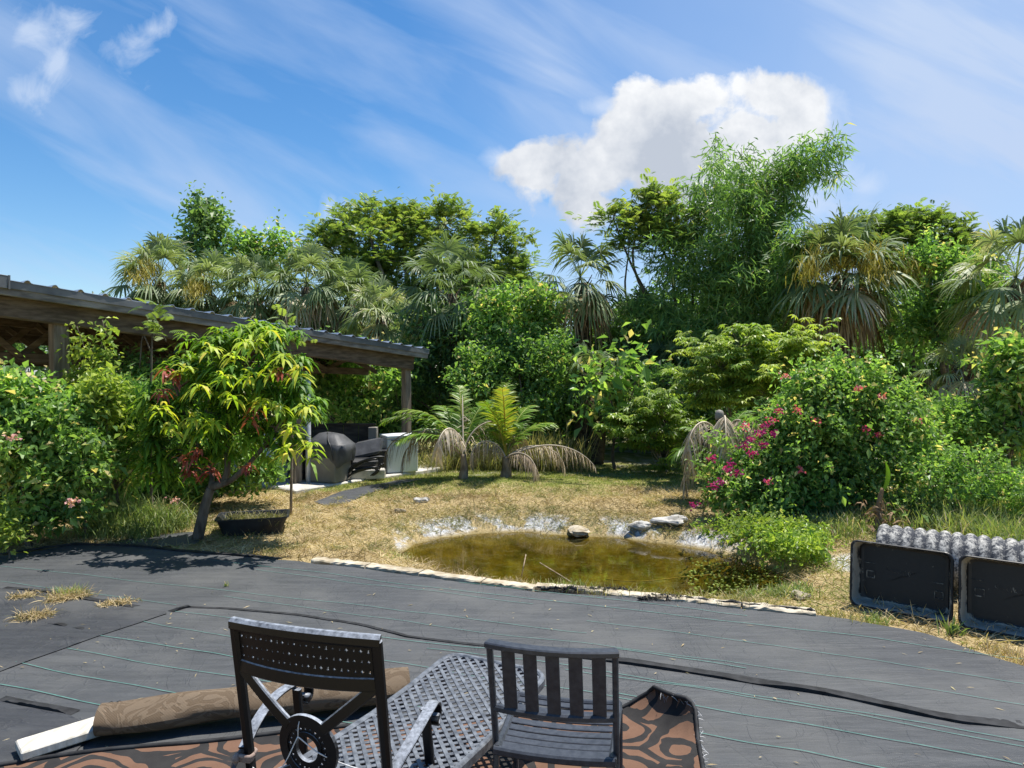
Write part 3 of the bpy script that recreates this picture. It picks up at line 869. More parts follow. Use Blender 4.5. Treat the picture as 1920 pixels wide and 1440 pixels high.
def slat_chair():
    fr = Frame((.152, 2.70), math.radians(11))
    root = thing('slat_chair', 'dark grey metal side chair with vertical back slats and slatted seat', 'chair', fr.b)
    hw = .245
    bow = lambda u: -.035 * (1 - (u / hw) ** 2)
    ff = lambda z: .13 * (.9 - z) / .47
    B = lambda u, z, o=0: fr(u, bow(u) + ff(z) + o, z)
    for sg in (-1, 1):
        mb = MB(); bar(mb, [fr(sg * (hw + .002), ff(z), z) for z in np.linspace(.885, .40, 8)], fr.r, .024, .03); mb.build('stile', M['slatchair'], root)
    mb = MB(); bar(mb, [B(u, .888, .0) for u in np.linspace(-hw - .012, hw + .012, 15)], nrm(fr.f + UP * .0), .05, .024, ch=.2); mb.build('top_rail', M['slatchair'], root)
    mb = MB(); bar(mb, [B(u, .60) for u in np.linspace(-hw, hw, 13)], UP, .028, .03); mb.build('lower_rail', M['slatchair'], root)
    for k in range(5):
        u = -hw + .075 + k * (2 * hw - .135) / 4
        mb = MB(); bar(mb, [B(u, z) for z in np.linspace(.878, .605, 6)], fr.r, .054, .010); mb.build('back_slat', M['slatchair'], root)
    f0, f1, zs = .075, .56, .43
    sag = lambda f, u: -.018 * math.sin(PI * (f - f0) / (f1 - f0)) - .012 * (1 - (u / hw) ** 2)
    mb = MB()
    for sg in (-1, 1):
        bar(mb, [fr(sg * (hw - .012 + .012 * (f - f0)), f, zs + sag(f, hw)) for f in np.linspace(f0, f1, 10)], UP, .036, .032)
    bar(mb, [fr(u, f1, zs + sag(f1, u)) for u in np.linspace(-hw, hw, 11)], UP, .034, .03); bar(mb, [fr(u, f0, zs + sag(f0, u)) for u in np.linspace(-hw, hw, 11)], UP, .034, .03)
    mb.build('seat_frame', M['slatchair'], root)
    ns = 8
    for k in range(ns):
        f = f0 + .045 + k * (f1 - f0 - .085) / (ns - 1)
        mb = MB(); bar(mb, [fr(u, f, zs + .008 + sag(f, u)) for u in np.linspace(-hw + .022, hw - .022, 11)], fr.f, .0435, .008, ch=.3); mb.build('seat_slat', M['slatchair'], root)
    for sg in (-1, 1):
        mb = MB(); bar(mb, [fr(sg * (hw + .002), ff(.4), .40), fr(sg * hw, .10, .2), fr(sg * hw, .03, .008)], fr.r, .024, .028); mb.build('leg', M['slatchair'], root)
        mb = MB(); bar(mb, [fr(sg * hw, f1 - .02, .42), fr(sg * hw, f1 - .01, .2), fr(sg * hw, f1 + .01, .008)], fr.r, .024, .028); mb.build('leg', M['slatchair'], root)


def lattice_chaise():
    th = math.radians(26); z0 = .40
    fr0 = Frame((-.345, 3.86), th); c = fr0(.295, 0, 0); fr = Frame(c[:2], th)
    root = thing('chaise_lounge', 'grey cast metal chaise lounge with a diamond lattice bed', 'chaise lounge', fr.b)
    hw, L = .295, 1.75
    zf = lambda f: z0 - .03 * math.sin(PI * min(1, max(0, -f / 1.3)))
    mb = MB()
    rc = .09; pts = [(-hw, -L), (-hw, -1.4), (-hw, -1.05), (-hw, -.7), (-hw, -.4), (-hw, -rc)] + [(-hw + rc - rc * math.cos(a), -rc + rc * math.sin(a)) for a in np.linspace(.3, PI / 2, 5)]
    pts += [(-u, f) for u, f in pts[::-1]]
    bar(mb, [fr(u, f, zf(f) - .012) for u, f in pts], UP, .05, .03); bar(mb, [fr(-hw, -L, z0), fr(hw, -L, z0)], UP, .05, .03)
    mb.build('bed_frame', M['lattice'], root)
    mb = MB(); p = .040; inn = hw - .012
    for fam, dz in ((1, 0), (-1, .0035)):
        k0 = int((L + 2 * inn) / p) + 2
        for k in range(-k0, k0):
            o = k * p * 1.414
            # line u = fam*(f) + o, clip to the rectangle
            seg = []
            for f in np.linspace(-L + .01, -.012, 220):
                u = fam * (f + L / 2) + o
                if abs(u) < inn and not (f > -rc and abs(u) > inn - rc and math.hypot(f + rc, abs(u) - inn + rc) > rc): seg.append((u, f))
            if len(seg) > 5:
                q = seg[::max(1, len(seg) // 8)] + [seg[-1]]
                bar(mb, [fr(u, f, zf(f) + dz) for u, f in q], nrm(fr.r - fam * fr.f), .0185, .006)
    mb.build('lattice_bed', M['lattice'], root)
    for u in (-hw + .03, hw - .03):
        for f in (-.12, -1.45):
            mb = MB(); bar(mb, spline([fr(u, f, z0 - .02), fr(u * 1.03, f + .02, .2), fr(u * 1.1, f + .06, .008)], 4), fr.r, .035, .03); mb.build('leg', M['lattice'], root)


armchair(); slat_chair(); lattice_chaise()


# ------------------------------------------------------------------ rugs and plank
def rugmat():
    def fn(s):
        v = s.obj((1, 1, 0))
        wob = s.noise(v, 2.2, 2, out=1); ad = s.n('ShaderNodeVectorMath', operation='MULTIPLY_ADD')
        s.nt.links.new(wob, ad.inputs[0]); ad.inputs[1].default_value = (.35, .35, 0); s.nt.links.new(v, ad.inputs[2])
        vo = s.n('ShaderNodeTexVoronoi'); vo.inputs['Scale'].default_value = 2.3; s.nt.links.new(ad.outputs[0], vo.inputs['Vector'])
        ring = s.m('SINE', s.m('MULTIPLY', s.m('ADD', vo.outputs[0], s.m('MULTIPLY', s.noise(v, 6, 2), .16)), 30))
        vo2 = s.n('ShaderNodeTexVoronoi', feature='DISTANCE_TO_EDGE'); vo2.inputs['Scale'].default_value = 2.3; s.nt.links.new(ad.outputs[0], vo2.inputs['Vector'])
        pat = s.m('MAXIMUM', s.m('GREATER_THAN', ring, .30), s.m('LESS_THAN', vo2.outputs[0], .05))
        w = s.n('ShaderNodeTexWave', bands_direction='X'); w.inputs['Scale'].default_value = 70; s.nt.links.new(v, w.inputs[0])
        n2 = s.noise(v, 9, 4)
        a = s.mix(n2, (.12, .066, .043), (.20, .118, .08)); b = s.mix(n2, (.018, .017, .018), (.05, .048, .046))
        c = s.mix(pat, a, b)
        return s.bsdf(c, .95, 0, .1, s.m('ADD', w.outputs[1], s.m('MULTIPLY', pat, -.6)), .5, .004)
    return surf('scrollwork_rug', fn)


def rollmat():
    def fn(s):
        v = s.obj(); n = s.noise(s.obj((.9, 1, 1)), 5.5, 2, .5, dist=2.2); m2 = s.noise(v, 3, 4)
        w = s.n('ShaderNodeTexWave', bands_direction='DIAGONAL'); w.inputs['Scale'].default_value = 80; w.inputs['Distortion'].default_value = .6; s.nt.links.new(v, w.inputs[0])
        pat = s.rng(s.m('SINE', s.m('MULTIPLY', n, 26)), -.15, .15)
        a = s.mix(w.outputs[1], (.10, .072, .048), (.23, .17, .115)); b = s.mix(m2, (.19, .14, .095), (.26, .20, .14))
        c = s.mix(pat, a, b)
        return s.bsdf(c, .95, 0, .1, s.m('ADD', w.outputs[1], s.m('MULTIPLY', pat, .8)), .8, .006)
    return surf('brown_woven_roll', fn)


def build_rugs():
    far = np.array([(-3.4, 3.15), (-2.35, 3.5), (-.9, 3.82), (.2, 4.0), (.75, 4.05), (1.045, 4.03)]); near = np.array([(-3.1, 1.6), (-2.1, 1.6), (-.9, 1.6), (0, 1.6), (.5, 1.6), (.62, 1.6)])
    nu, nv = 90, 60; A = edge_resample(far, nu); Bq = edge_resample(near, nu)
    V = np.zeros((nu, nv, 3))
    for j in range(nv):
        t = j / (nv - 1); V[:, j, :2] = A * (1 - t) + Bq * t
    V[:, :, 2] = und(V[:, :, 0], V[:, :, 1]) + .016 + .006 * np.sin(V[:, :, 0] * 7) * np.sin(V[:, :, 1] * 5)
    x, y = V[:, :, 0], V[:, :, 1]
    dcorner = np.maximum(0, (x - .80) * .9 + (y - 3.86) * .75); V[:, :, 2] += np.minimum(.13, dcorner * .62); V[:, :, 0] -= np.maximum(0, dcorner - .14) * .9; V[:, :, 1] -= np.maximum(0, dcorner - .14) * .4
    V[:, :, 2] += .03 * sstep(.12, 0, (A[-1, 0] - .17 * (4.03 - y)) - x) * sstep(2.8, 4, y)
    mb = MB(); gridmesh(mb, V.reshape(-1, 3), nu, nv, 0, .5, True, True)
    # bound black hem along the right and far sides
    hem = np.concatenate([V[:, 0][::1], V[-1, :][1:]]); tube(mb, hem + np.array([0, 0, .004]), .012, 6, 1)
    e = V[-1, :40]; n = 260; P = e[rng.integers(0, 40, n)] + rng.normal(size=(n, 3)) * .008
    strips(mb, P, nrm(rvec(n) + np.array([.8, 0, .1])), rvec(n), rng.uniform(.02, .06, n), .0022, .5, droop=.4, mat=2)
    tag(mb.build('patio_rug', [rugmat(), M['sheetlip'], M['twine']], origin=(-.8, 2.8, 0)), 'flat outdoor rug with orange brown scrolls on black and a curled corner', 'rug')
    # rolled rug
    p0, p1 = np.array([-2.22, 3.74, .115]), np.array([-.62, 4.16, .12]); ax = nrm(p1 - p0); sd = nrm(np.cross(ax, UP))
    mb = MB(); ns, nr = 50, 28; V = []
    for i in range(ns):
        t = i / (ns - 1); c = p0 + (p1 - p0) * t
        for j in range(nr):
            a = 2 * PI * j / nr
            r = .100 * (1 + .10 * math.sin(t * 9 + 1) * math.cos(a) + .06 * math.sin(t * 17 + 2 * a)) * (1 + .12 * (t > .55) * math.sin((t - .55) * 7))
            q = c + sd * math.cos(a) * r * 1.15 + UP * (math.sin(a) * r * .78 - .018); q[2] = max(q[2], .02); V.append(q)
    V = np.array(V).reshape(ns, nr, 3); V2 = np.concatenate([V, V[:, :1]], 1)
    gridmesh(mb, V2.reshape(-1, 3), ns, nr + 1, 0, .5, True, True)
    for e, sgn in ((0, -1), (ns - 1, 1)):                     # hollow ends with the inner turns of the roll
        ring = V[e]; c = ring.mean(0)
        for k, (s0, s1, dp) in enumerate(((1, .88, 0), (.88, .86, .05), (.86, .70, .03), (.70, .68, .06), (.68, .5, .04), (.5, .2, .09), (.2, 0.02, .09))):
            a = c + (ring - c) * s0 + ax * (-sgn) * (0 if k == 0 else dp * .7); b = c + (ring - c) * s1 + ax * (-sgn) * dp
            Q = np.concatenate([np.stack([a, b], 1), np.stack([a, b], 1)[:1]], 0); gridmesh(mb, Q.reshape(-1, 3), nr + 1, 2, 1)
    a = np.linspace(0, 2 * PI, 30)
    for off in (.035, .075):
        c = p0 + ax * off; tube(mb, [c + sd * math.cos(q) * .108 + UP * max(-.095, math.sin(q) * .070 - .020) for q in a], .006, 5, 1, cap=False)
    tag(mb.build('rolled_rug', [rollmat(), M['sheetlip']], origin=(p0 + p1) / 2 * np.array([1, 1, 0])), 'brown woven rug rolled up and lying behind the armchair', 'rolled rug')
    a, b = G(62, 1402, .06), G(150, 1352, .06)
    mid = np.array([-2.34, 3.66, .05]); th = math.radians(44)
    mb = MB(); box(mb, mid, (.44, .17, .045), th, ch=.006)
    tag(mb.build('wooden_plank', M['plank'], origin=mid), 'short white wooden plank sticking out of the rolled rug', 'plank')


build_rugs()


# ------------------------------------------------------------------ tubs and drain pipe
def rrect(w, h, r, n=7):
    P = []
    for cx, cz, a0 in ((w / 2 - r, h / 2 - r, 0), (-w / 2 + r, h / 2 - r, PI / 2), (-w / 2 + r, -h / 2 + r, PI), (w / 2 - r, -h / 2 + r, 1.5 * PI)):
        for k in range(n):
            a = a0 + PI / 2 * k / (n - 1); P.append((cx + r * math.cos(a), cz + r * math.sin(a)))
    return np.array(P)


def tubmat():
    def fn(s):
        v = s.obj(); n = s.noise(v, 9, 6, .7); f = s.noise(s.obj((1, 1, .4)), 26, 5, .7)
        k = s.rng(s.m('ADD', s.m('ADD', s.m('MULTIPLY', n, .6), s.m('MULTIPLY', f, .4)), s.m('MULTIPLY', s.tint(), .26)), .62, .70)
        base = s.mix(s.noise(v, 30, 3), (.007, .007, .009), (.018, .018, .021))
        return s.bsdf(s.mix(k, base, (.36, .33, .275)), s.rng(k, 0, 1, .42, .9), 0, .4, n, .2, .006)
    return surf('mortar_stained_black_plastic', fn)


TUBM = tubmat()


def build_tub(pl, pr, h, lean, label):
    a, b = G(*pl), G(*pr); a[2] = b[2] = float(gz(a[0], a[1])[0]) * 0 - .01
    r = nrm(b - a); w = np.linalg.norm(b - a); inn = nrm(np.array([-r[1], r[0], 0]))
    if inn[1] < 0: inn = -inn
    up = nrm(UP + inn * lean); back = nrm(np.cross(r, up)); back = back if back[1] > 0 else -back
    c = (a + b) / 2 + up * h / 2
    mb = MB()
    prof = [(1, -.0, .018, 0), (1, 0, 0, .0), (.985, 0, -.008, .3), (.955, 0, -.006, .35), (.94, 0, .006, .75), (.92, 0, .05, .62), (.895, 0, .14, .15), (.86, 0, .172, .30), (.80, 0, .178, .08), (.4, 0, .178, .05), (.02, 0, .178, .05)]
    rings = []
    for s0, _, dep, tn in prof:
        q = rrect(w * s0 if s0 > .5 else w * s0, h * s0 - (1 - s0) * .02, .058 * s0 + .0)
        rings.append((c + q[:, :1] * r + q[:, 1:] * up + back * dep, tn, q))
    n = len(rings[0][0]); V = np.concatenate([q for q, _, _ in rings])
    T = np.concatenate([np.clip(np.full(n, t * .8) + (.62 if 3 < k < 8 else .08) * (pq[:, 1] < -h * .34) * (.3 + .7 * (t > .04)) + .5 * (pq[:, 0] < -w * .3) * (3 < k < 7) - .12 * (pq[:, 0] > w * .3), 0, 1) for k, (_, t, pq) in enumerate(rings)])
    i = np.arange(n); j = (i + 1) % n
    mb.add(V, [np.concatenate([np.stack([k * n + i, k * n + j, (k + 1) * n + j, (k + 1) * n + i], 1) for k in range(len(rings) - 1)])], 0, T, False)
    out = []
    for s0, dep in ((1, .018), (.96, .02), (.90, .16), (.86, .195), (.3, .195), (.02, .195)):
        q = rrect(w * s0, h * s0, .058 * s0); out.append(c + q[:, :1] * r + q[:, 1:] * up + back * dep)
    mb.add(np.concatenate(out), [np.concatenate([np.stack([k * n + i, (k + 1) * n + i, (k + 1) * n + j, k * n + j], 1) for k in range(len(out) - 1)])], 0, .35, False)
    root = mb.build('mortar_tub', TUBM, origin=a * .5 + b * .5)
    tag(root, label, 'tub', 'black tubs by the drain pipe')
    # moulded grips and scratched residue strokes on the floor of the tub
    MM = np.array([r, back, up])
    for u, z in ((-.23, -.02), (.24, -.10)):
        mb = MB()
        for du, dz, sw, sh in ((0, .028, .062, .006), (0, -.028, .062, .008), (-.03, 0, .006, .05), (.03, 0, .006, .05)):
            box(mb, c + r * (u * w / .7 + du) + up * (z + dz) + back * .174, (sw, .012, sh), M=MM, tint=.55)
        mb.build('moulded_grip', TUBM, root)
        mb = MB(); box(mb, c + r * (u * w / .7 - .01) + up * (z + .095) + back * .174, (.085, .008, .004), M=MM, tint=.5); mb.build('moulded_ridge', TUBM, root)
    mb = MB()
    for k in range(11):
        u = -.13 + k * .021; p = c + r * u + up * (.045 - .01 * k * .2) + back * .176
        bar(mb, spline([p + up * .02 + r * rng.normal() * .006, p + r * rng.normal() * .008, p - up * .018 + r * .008], 3), r, .0022, .0015, tint=.42)
    mb.build('scratch_marks', TUBM, root)


build_tub((1592, 1131), (1787, 1168), .55, .10, 'black mortar-stained tub propped on its side, fully in view')
_t2 = (G(1787, 1168) - G(1592, 1131)); _p = G(1793, 1171); _q = _p + _t2
_d = _q[1]; build_tub((1796, 1172), (_q[0] / _d * F + CX, HY + H * F / _d), .555, .10, 'black mortar-stained tub cut off by the right edge')


def build_pipe():
    a = np.array([3.50, 6.62, .255]); dr = nrm(np.array([.815, -.58, 0])); L = 2.3
    def fn(s):
        v = s.obj(); n = s.noise(v, 16, 7, .75); g = s.noise(v, 70, 3)
        k = s.rng(s.m('ADD', s.m('ADD', s.m('MULTIPLY', n, .7), s.m('MULTIPLY', g, .3)), s.m('MULTIPLY', s.tint(), .12)), .55, .70)
        return s.bsdf(s.mix(k, (.04, .045, .055), (.52, .50, .45)), .85, 0, .25, n, .3, .006)
    m = surf('limed_black_pipe', fn)
    ns, nr = 220, 36; V = []; TT = []
    sdv = np.array([-dr[1], dr[0], 0])
    for i in range(ns):
        s = L * i / (ns - 1); rb = abs(math.sin(PI * s / .098)) ** .6; TT.extend([rb] * (nr + 1)); r = .236 + .034 * rb
        for j in range(nr + 1):
            q = 2 * PI * j / nr; V.append(a + dr * s + sdv * math.cos(q) * r + UP * math.sin(q) * r)
    for i in range(ns):
        s = L * (1 - i / (ns - 1)); r = .205; TT.extend([.2] * (nr + 1))
        for j in range(nr + 1):
            q = 2 * PI * j / nr; V.append(a + dr * s + sdv * math.cos(q) * r + UP * math.sin(q) * r)
    mb = MB(); gridmesh(mb, np.array(V), 2 * ns, nr + 1, 0, np.array(TT), True)
    tag(mb.build('drain_pipe', m, origin=a + dr * L / 2 - UP * .255), 'corrugated drain pipe crusted with white lime behind the tubs', 'pipe')


build_pipe()


# ------------------------------------------------------------------ pavilion and what stands under it
def pavilion():
    A = np.array([-5.80, 9.0, 0]); e = nrm(np.array([3.84, 5.0, 0])); nb = np.array([-e[1], e[0], 0])
    zt = lambda s: 3.04 - .0889 * s
    Pt = lambda s, n, z: A + e * s + nb * n + UP * z
    root = thing('pavilion', 'open timber pavilion with a ribbed metal roof', 'pavilion', A)
    s0, s1, dep = -4.5, 6.62, 5.4
    mb = MB(); nn = int((s1 - s0) / .02); V = []
    for i in range(nn):
        s = s0 + (s1 - s0) * i / (nn - 1); ph = (s % .30) / .30
        rib = .034 * max(0, min(1, (1 - abs(ph - .5) / .14) * 1.6)); w = .004 * math.sin(s * 9.3) + .006 * math.sin(s * 2.1)
        for n in (-.10, -.099, dep):
            V.append(Pt(s, n + w, zt(s) + rib + (-.006 if n == -.10 else 0)))
    gridmesh(mb, np.array(V), nn, 3, 0, .5, False)
    mb.build('roof', M['metalroof'], root)
    MM = lambda t: np.array([nrm(e - UP * .0889), nb, nrm(np.cross(nrm(e - UP * .0889), nb)) * 1.0])
    mb = MB(); bar(mb, [Pt(s, -.085, zt(s) - .055) for s in np.linspace(-.75 + .0, s1, 12)], UP, .095, .012)
    mb.build('roof_trim', M['trim'], root)
    mb = MB(); bar(mb, [Pt(s, -.10, zt(s) - .035) for s in np.linspace(s0, -.66, 6)], UP, .15, .016); bar(mb, [Pt(s, -.02, zt(s) + .045) for s in np.linspace(s0, -.66, 6)], nb, .18, .008)
    box(mb, Pt(-.645, -.10, zt(-.645) - .03), (.02, .03, .17), math.atan2(e[1], e[0]), tint=.5)
    mb.build('corner_flashing', M['trim'], root)
    mb = MB(); bar(mb, [Pt(s, -.055, zt(s) - .135) for s in np.linspace(s0, s1 - .02, 20)], UP, .115, .035)
    mb.build('fascia_board', M['oldwood'], root)
    mb = MB(); bar(mb, [Pt(s, .12, zt(s) - .30) for s in np.linspace(s0, 6.36, 20)], UP, .30, .08); mb.build('edge_beam', M['brownwood'], root)
    mb = MB(); bar(mb, [Pt(s, 4.6, zt(s) - .30) for s in np.linspace(s0, 6.36, 20)], UP, .30, .08); mb.build('edge_beam', M['brownwood'], root)
    for k, s in enumerate(np.arange(s0 + .2, 6.5, .9)):
        mb = MB(); bar(mb, [Pt(s, n, zt(s) - .10) for n in (-.03, 1.5, 3.4, dep - .1)], UP, .17, .045); mb.build('rafter', M['brownwood'], root)
    for n in (1.3, 2.6, 3.9):
        mb = MB(); z1 = 2.18
        bar(mb, [Pt(s, n, z1 - .03 * s) for s in np.linspace(s0, 6.2, 8)], UP, .14, .05)
        bar(mb, [Pt(s, n, zt(s) - .27) for s in np.linspace(s0, 6.2, 8)], UP, .14, .05)
        for s in np.arange(s0 + .5, 5.6, 1.3):
            bar(mb, [Pt(s, n + .045, z1 - .03 * s), Pt(s + .6, n + .045, zt(s + .6) - .27)], e, .09, .038); bar(mb, [Pt(s + .6, n - .045, zt(s + .6) - .27), Pt(s + 1.3, n - .045, z1 - .03 * (s + 1.3))], e, .09, .038)
        mb.build('truss', M['brownwood'], root)
    for s, n, w in ((0, .22, .19), (3.66, .22, .15), (6.28, .22, .15), (0, 4.5, .15), (3.66, 4.5, .15), (6.28, 4.5, .15), (-3.6, .22, .17)):
        mb = MB(); top = zt(s) - .16; p0 = Pt(s, n, -.08)
        q = np.array([Pt(s + .03 * (1 - t) * (w > .18), n, -.08 + (top + .08) * t) for t in np.linspace(0, 1, 9)]); q[:, :2] += rng.normal(size=(9, 2)) * .004
        bar(mb, q, e, w, w, ch=.08); mb.build('post', M['post'], root)
    mb = MB(); c = Pt(3.82, .10, .5); tube(mb, [c - UP * .55, c + UP * .1, c + UP * 1.4], .045, 10); mb.build('downpipe', M['chrome'], root)
    # slab
    mb = MB(); c = Pt(5.05, 2.15, -.02); box(mb, c, (3.7, 5.1, .16), math.atan2(e[1], e[0]), ch=.02); mb.build('slab', M['concrete'], root)
    return Pt, e, nb


Pt, PE, PN = pavilion()
RZ = math.atan2(PE[1], PE[0])


def under_roof():
    # covered grill
    c = W(622, 900, 12.25); c[2] = .06
    root = thing('covered_grill', 'grill under a charcoal vinyl cover beside thin wooden stakes', 'grill', c)
    rz = -.35; R = np.array([[math.cos(rz), math.sin(rz), 0], [-math.sin(rz), math.cos(rz), 0], [0, 0, 1]])
    mb = MB(); box(mb, c + np.array([-.06, 0, .23]), (.62, .5, .44), rz, ch=.015); mb.build('cabinet', M['greybox'], root)
    prof = [(.33, .27, .40), (.35, .29, .46), (.37, .30, .55), (.38, .30, .66), (.36, .28, .70), (.20, .16, .83), (.12, .07, .85), (.01, .01, .855)]
    n = 36; V = []
    for (a, b, z) in prof:
        for k in range(n):
            t = 2 * PI * k / n; cx, cy = math.cos(t), math.sin(t); pw = .55
            x = a * np.sign(cx) * abs(cx) ** pw; y = b * np.sign(cy) * abs(cy) ** pw
            rip = 1 + .06 * math.sin(t * 7 + z * 5) * (z < .6) + .02 * math.sin(t * 13)
            V.append(np.array([x * rip, y * rip, z + (.07 * math.sin(t * 3 + 1) - .10 * max(0, cx) if z < .5 else 0) + (-.10 * x if z > .68 else 0)]))
    V = np.array(V) @ R + c
    i = np.arange(n); j = (i + 1) % n
    mb = MB(); mb.add(V, [np.concatenate([np.stack([k * n + i, k * n + j, (k + 1) * n + j, (k + 1) * n + i], 1) for k in range(len(prof) - 1)])], 0, .5, True)
    cov = mb.build('cover', M['cover'], root)
    mb = MB()
    for k in range(1):
        tube(mb, spline([c + np.array(q) @ R for q in ((-.02, -.1, .86), (.1, -.25, .74), (.2, -.315, .62), (.24, -.31, .40))], 5), .01, 5)
    mb.build('cover_strap', M['blackplastic'], cov)
    # panel wall behind
    p = W(655, 880, 13.3); p[2] = .06; mb = MB()
    root = thing('board_screen', 'low screen of dark brown boards behind the covered grill', 'screen', p)
    for k in range(5):
        box(mb, p + np.array([-.84 + k * .29, .0, .46]), (.282, .03, .90), 0, ch=.006)
    mb.build('boards', M['panel'], root)
    mb = MB(); box(mb, p + np.array([.48, -.12, .44]), (.16, .16, .88), 0, ch=.01); mb.build('end_panel', M['greybox'], root)
    mb = MB(); box(mb, p + np.array([-.24, 0, .925]), (1.5, .08, .03), 0, ch=.005); mb.build('cap_rail', M['panel'], root)
    # black heap: bin + seat cushion + hose
    b = W(708, 882, 13.1); b[2] = .06; mb = MB(); box(mb, b + UP * .22, (.34, .4, .44), .1, ch=.02); box(mb, b + UP * .45, (.38, .44, .04), .1, ch=.012)
    tag(mb.build('storage_bin', M['blackplastic'], origin=b), 'black lidded storage bin between the hose coil and fridge', 'bin')
    b = W(676, 884, 12.75); b[2] = .06; root = thing('reclining_seat', 'black padded seat with thrown back cushion under the roof', 'seat', b)
    mb = MB(); box(mb, b + UP * .27, (.62, .5, .16), .25, ch=.05); mb.build('seat', M['blackplastic'], root)
    mb = MB(); ax = nrm(np.array([.5, 0, .45])); box(mb, b + np.array([.1, .16, .50]), (.55, .12, .34), M=np.array([nrm(np.array([1, .2, .2])), nrm(np.array([-.2, 1, -.6])), nrm(np.array([0, .6, 1]))]), ch=.04); mb.build('back_cushion', M['cover'], root)
    for x in (-.25, .25):
        for y in (-.2, .2):
            mb = MB(); box(mb, b + np.array([x, y, .1]), (.04, .04, .2)); mb.build('leg', M['blackplastic'], root)
    h = W(680, 889, 12.35); h[2] = .06; mb = MB()
    for k, (a, bb, tilt) in enumerate(((.28, .24, .3), (.31, .20, .5), (.24, .28, .15), (.33, .25, .4))):
        q = np.linspace(.2 * k, .2 * k + 5.4, 30); tube(mb, [h + np.array([math.cos(t) * a + .03 * k, math.sin(t) * bb * .6, .06 + .05 * k + math.sin(t + 2.4) * tilt * .42 + .12 * tilt]) for t in q], .020, 7)
    tag(mb.build('hose_coil', M['blackplastic'], origin=h), 'loose coil of black hose on the pale slab edge', 'hose')
    mb = MB(); sl = W(690, 886, 12.55); sl[2] = .06; box(mb, sl + np.array([0, .0, .085]), (.62, .22, .17), .12, ch=.015)
    tag(mb.build('concrete_block', M['concrete'], origin=sl), 'white concrete block behind the hose coil', 'block')
    # fridge lying / chest freezer
    c = W(748, 884, 13.45); c[2] = .06; root = thing('chest_freezer', 'pale grey chest freezer standing by the right pavilion post', 'freezer', c)
    rz = .48
    mb = MB(); box(mb, c + UP * .33, (.62, .46, .64), rz, ch=.012); mb.build('body', M['fridge'], root)
    mb = MB(); box(mb, c + UP * .69, (.64, .48, .065), rz, ch=.012); lid = mb.build('lid', M['fridge'], root)
    mb = MB(); fwd = np.array([math.sin(rz), -math.cos(rz), 0]); box(mb, c + UP * .63 + fwd * .245, (.46, .02, .022), rz); mb.build('handle', M['trim'], lid)
    # stakes
    for px, y0, y1, lab in ((616, 912, 836, 'left of the two thin wooden stakes before the grill'), (697, 900, 839, 'right of the two thin wooden stakes near the hose')):
        g = G(px, y0, -.03); t = W(px + 3, y1, g[1]); mb = MB()
        q = spline([g, (g + t) / 2 + np.array([rng.normal() * .015, 0, 0]), t], 5); tube(mb, q, np.linspace(.026, .02, len(q)), 7)
        if px > 650: tube(mb, [q[5], q[5] + np.array([.06, 0, .05])], [.012, .008], 5)
        tag(mb.build('wooden_stake', M['stick'], origin=g), lab, 'stake', 'wooden stakes in the straw')
    # white chair and white bucket partly behind the mango
    c = W(488, 888, 12.4); c[2] = 0; root = thing('plastic_chair', 'white plastic chair half hidden behind the mango tree', 'chair', c)
    mb = MB(); box(mb, c + UP * .42, (.46, .44, .03), .3, ch=.01); mb.build('seat', M['white'], root)
    mb = MB(); box(mb, c + np.array([.02, .22, .68]), (.46, .03, .48), .3, ch=.01); mb.build('backrest', M['white'], root)
    for x in (-.19, .19):
        for y in (-.18, .18):
            mb = MB(); box(mb, c + np.array([x, y, .205]), (.04, .04, .41)); mb.build('leg', M['white'], root)
    c = W(567, 832, 12.6); mb = MB(); prof = [(0.001, 0), (.11, 0), (.145, .30), (.15, .30), (.15, .27)]
    V = np.array([[r * math.cos(t), r * math.sin(t), z] for r, z in prof for t in np.linspace(0, 2 * PI, 21)[:-1]]) + c; n = 20; i = np.arange(n); j = (i + 1) % n
    root = thing('bucket', 'white plastic bucket standing on a black drum behind the post', 'bucket', c)
    mb.add(V, [np.concatenate([np.stack([k * n + i, k * n + j, (k + 1) * n + j, (k + 1) * n + i], 1) for k in range(4)])], 0, .5, True); mb.build('shell', M['white'], root)
    mb = MB(); q = np.linspace(0, PI, 12); tube(mb, [c + np.array([math.cos(t) * .15, -.03, .29 - .1 * math.sin(t)]) for t in q], .006, 5); mb.build('handle', M['chrome'], root)
    d = c * np.array([1, 1, 0]); mb = MB(); tube(mb, [d - UP * .05, d + UP * (c[2] - .02), d + UP * c[2]], [.26, .26, .25], 24, smooth=False)
    for z in (.2, .4): tube(mb, [d + UP * (z - .015), d + UP * z, d + UP * (z + .015)], [.26, .27, .26], 24, smooth=False)
    tag(mb.build('drum', M['blackplastic'], origin=d), 'black ribbed drum under the white bucket', 'drum')


under_roof()


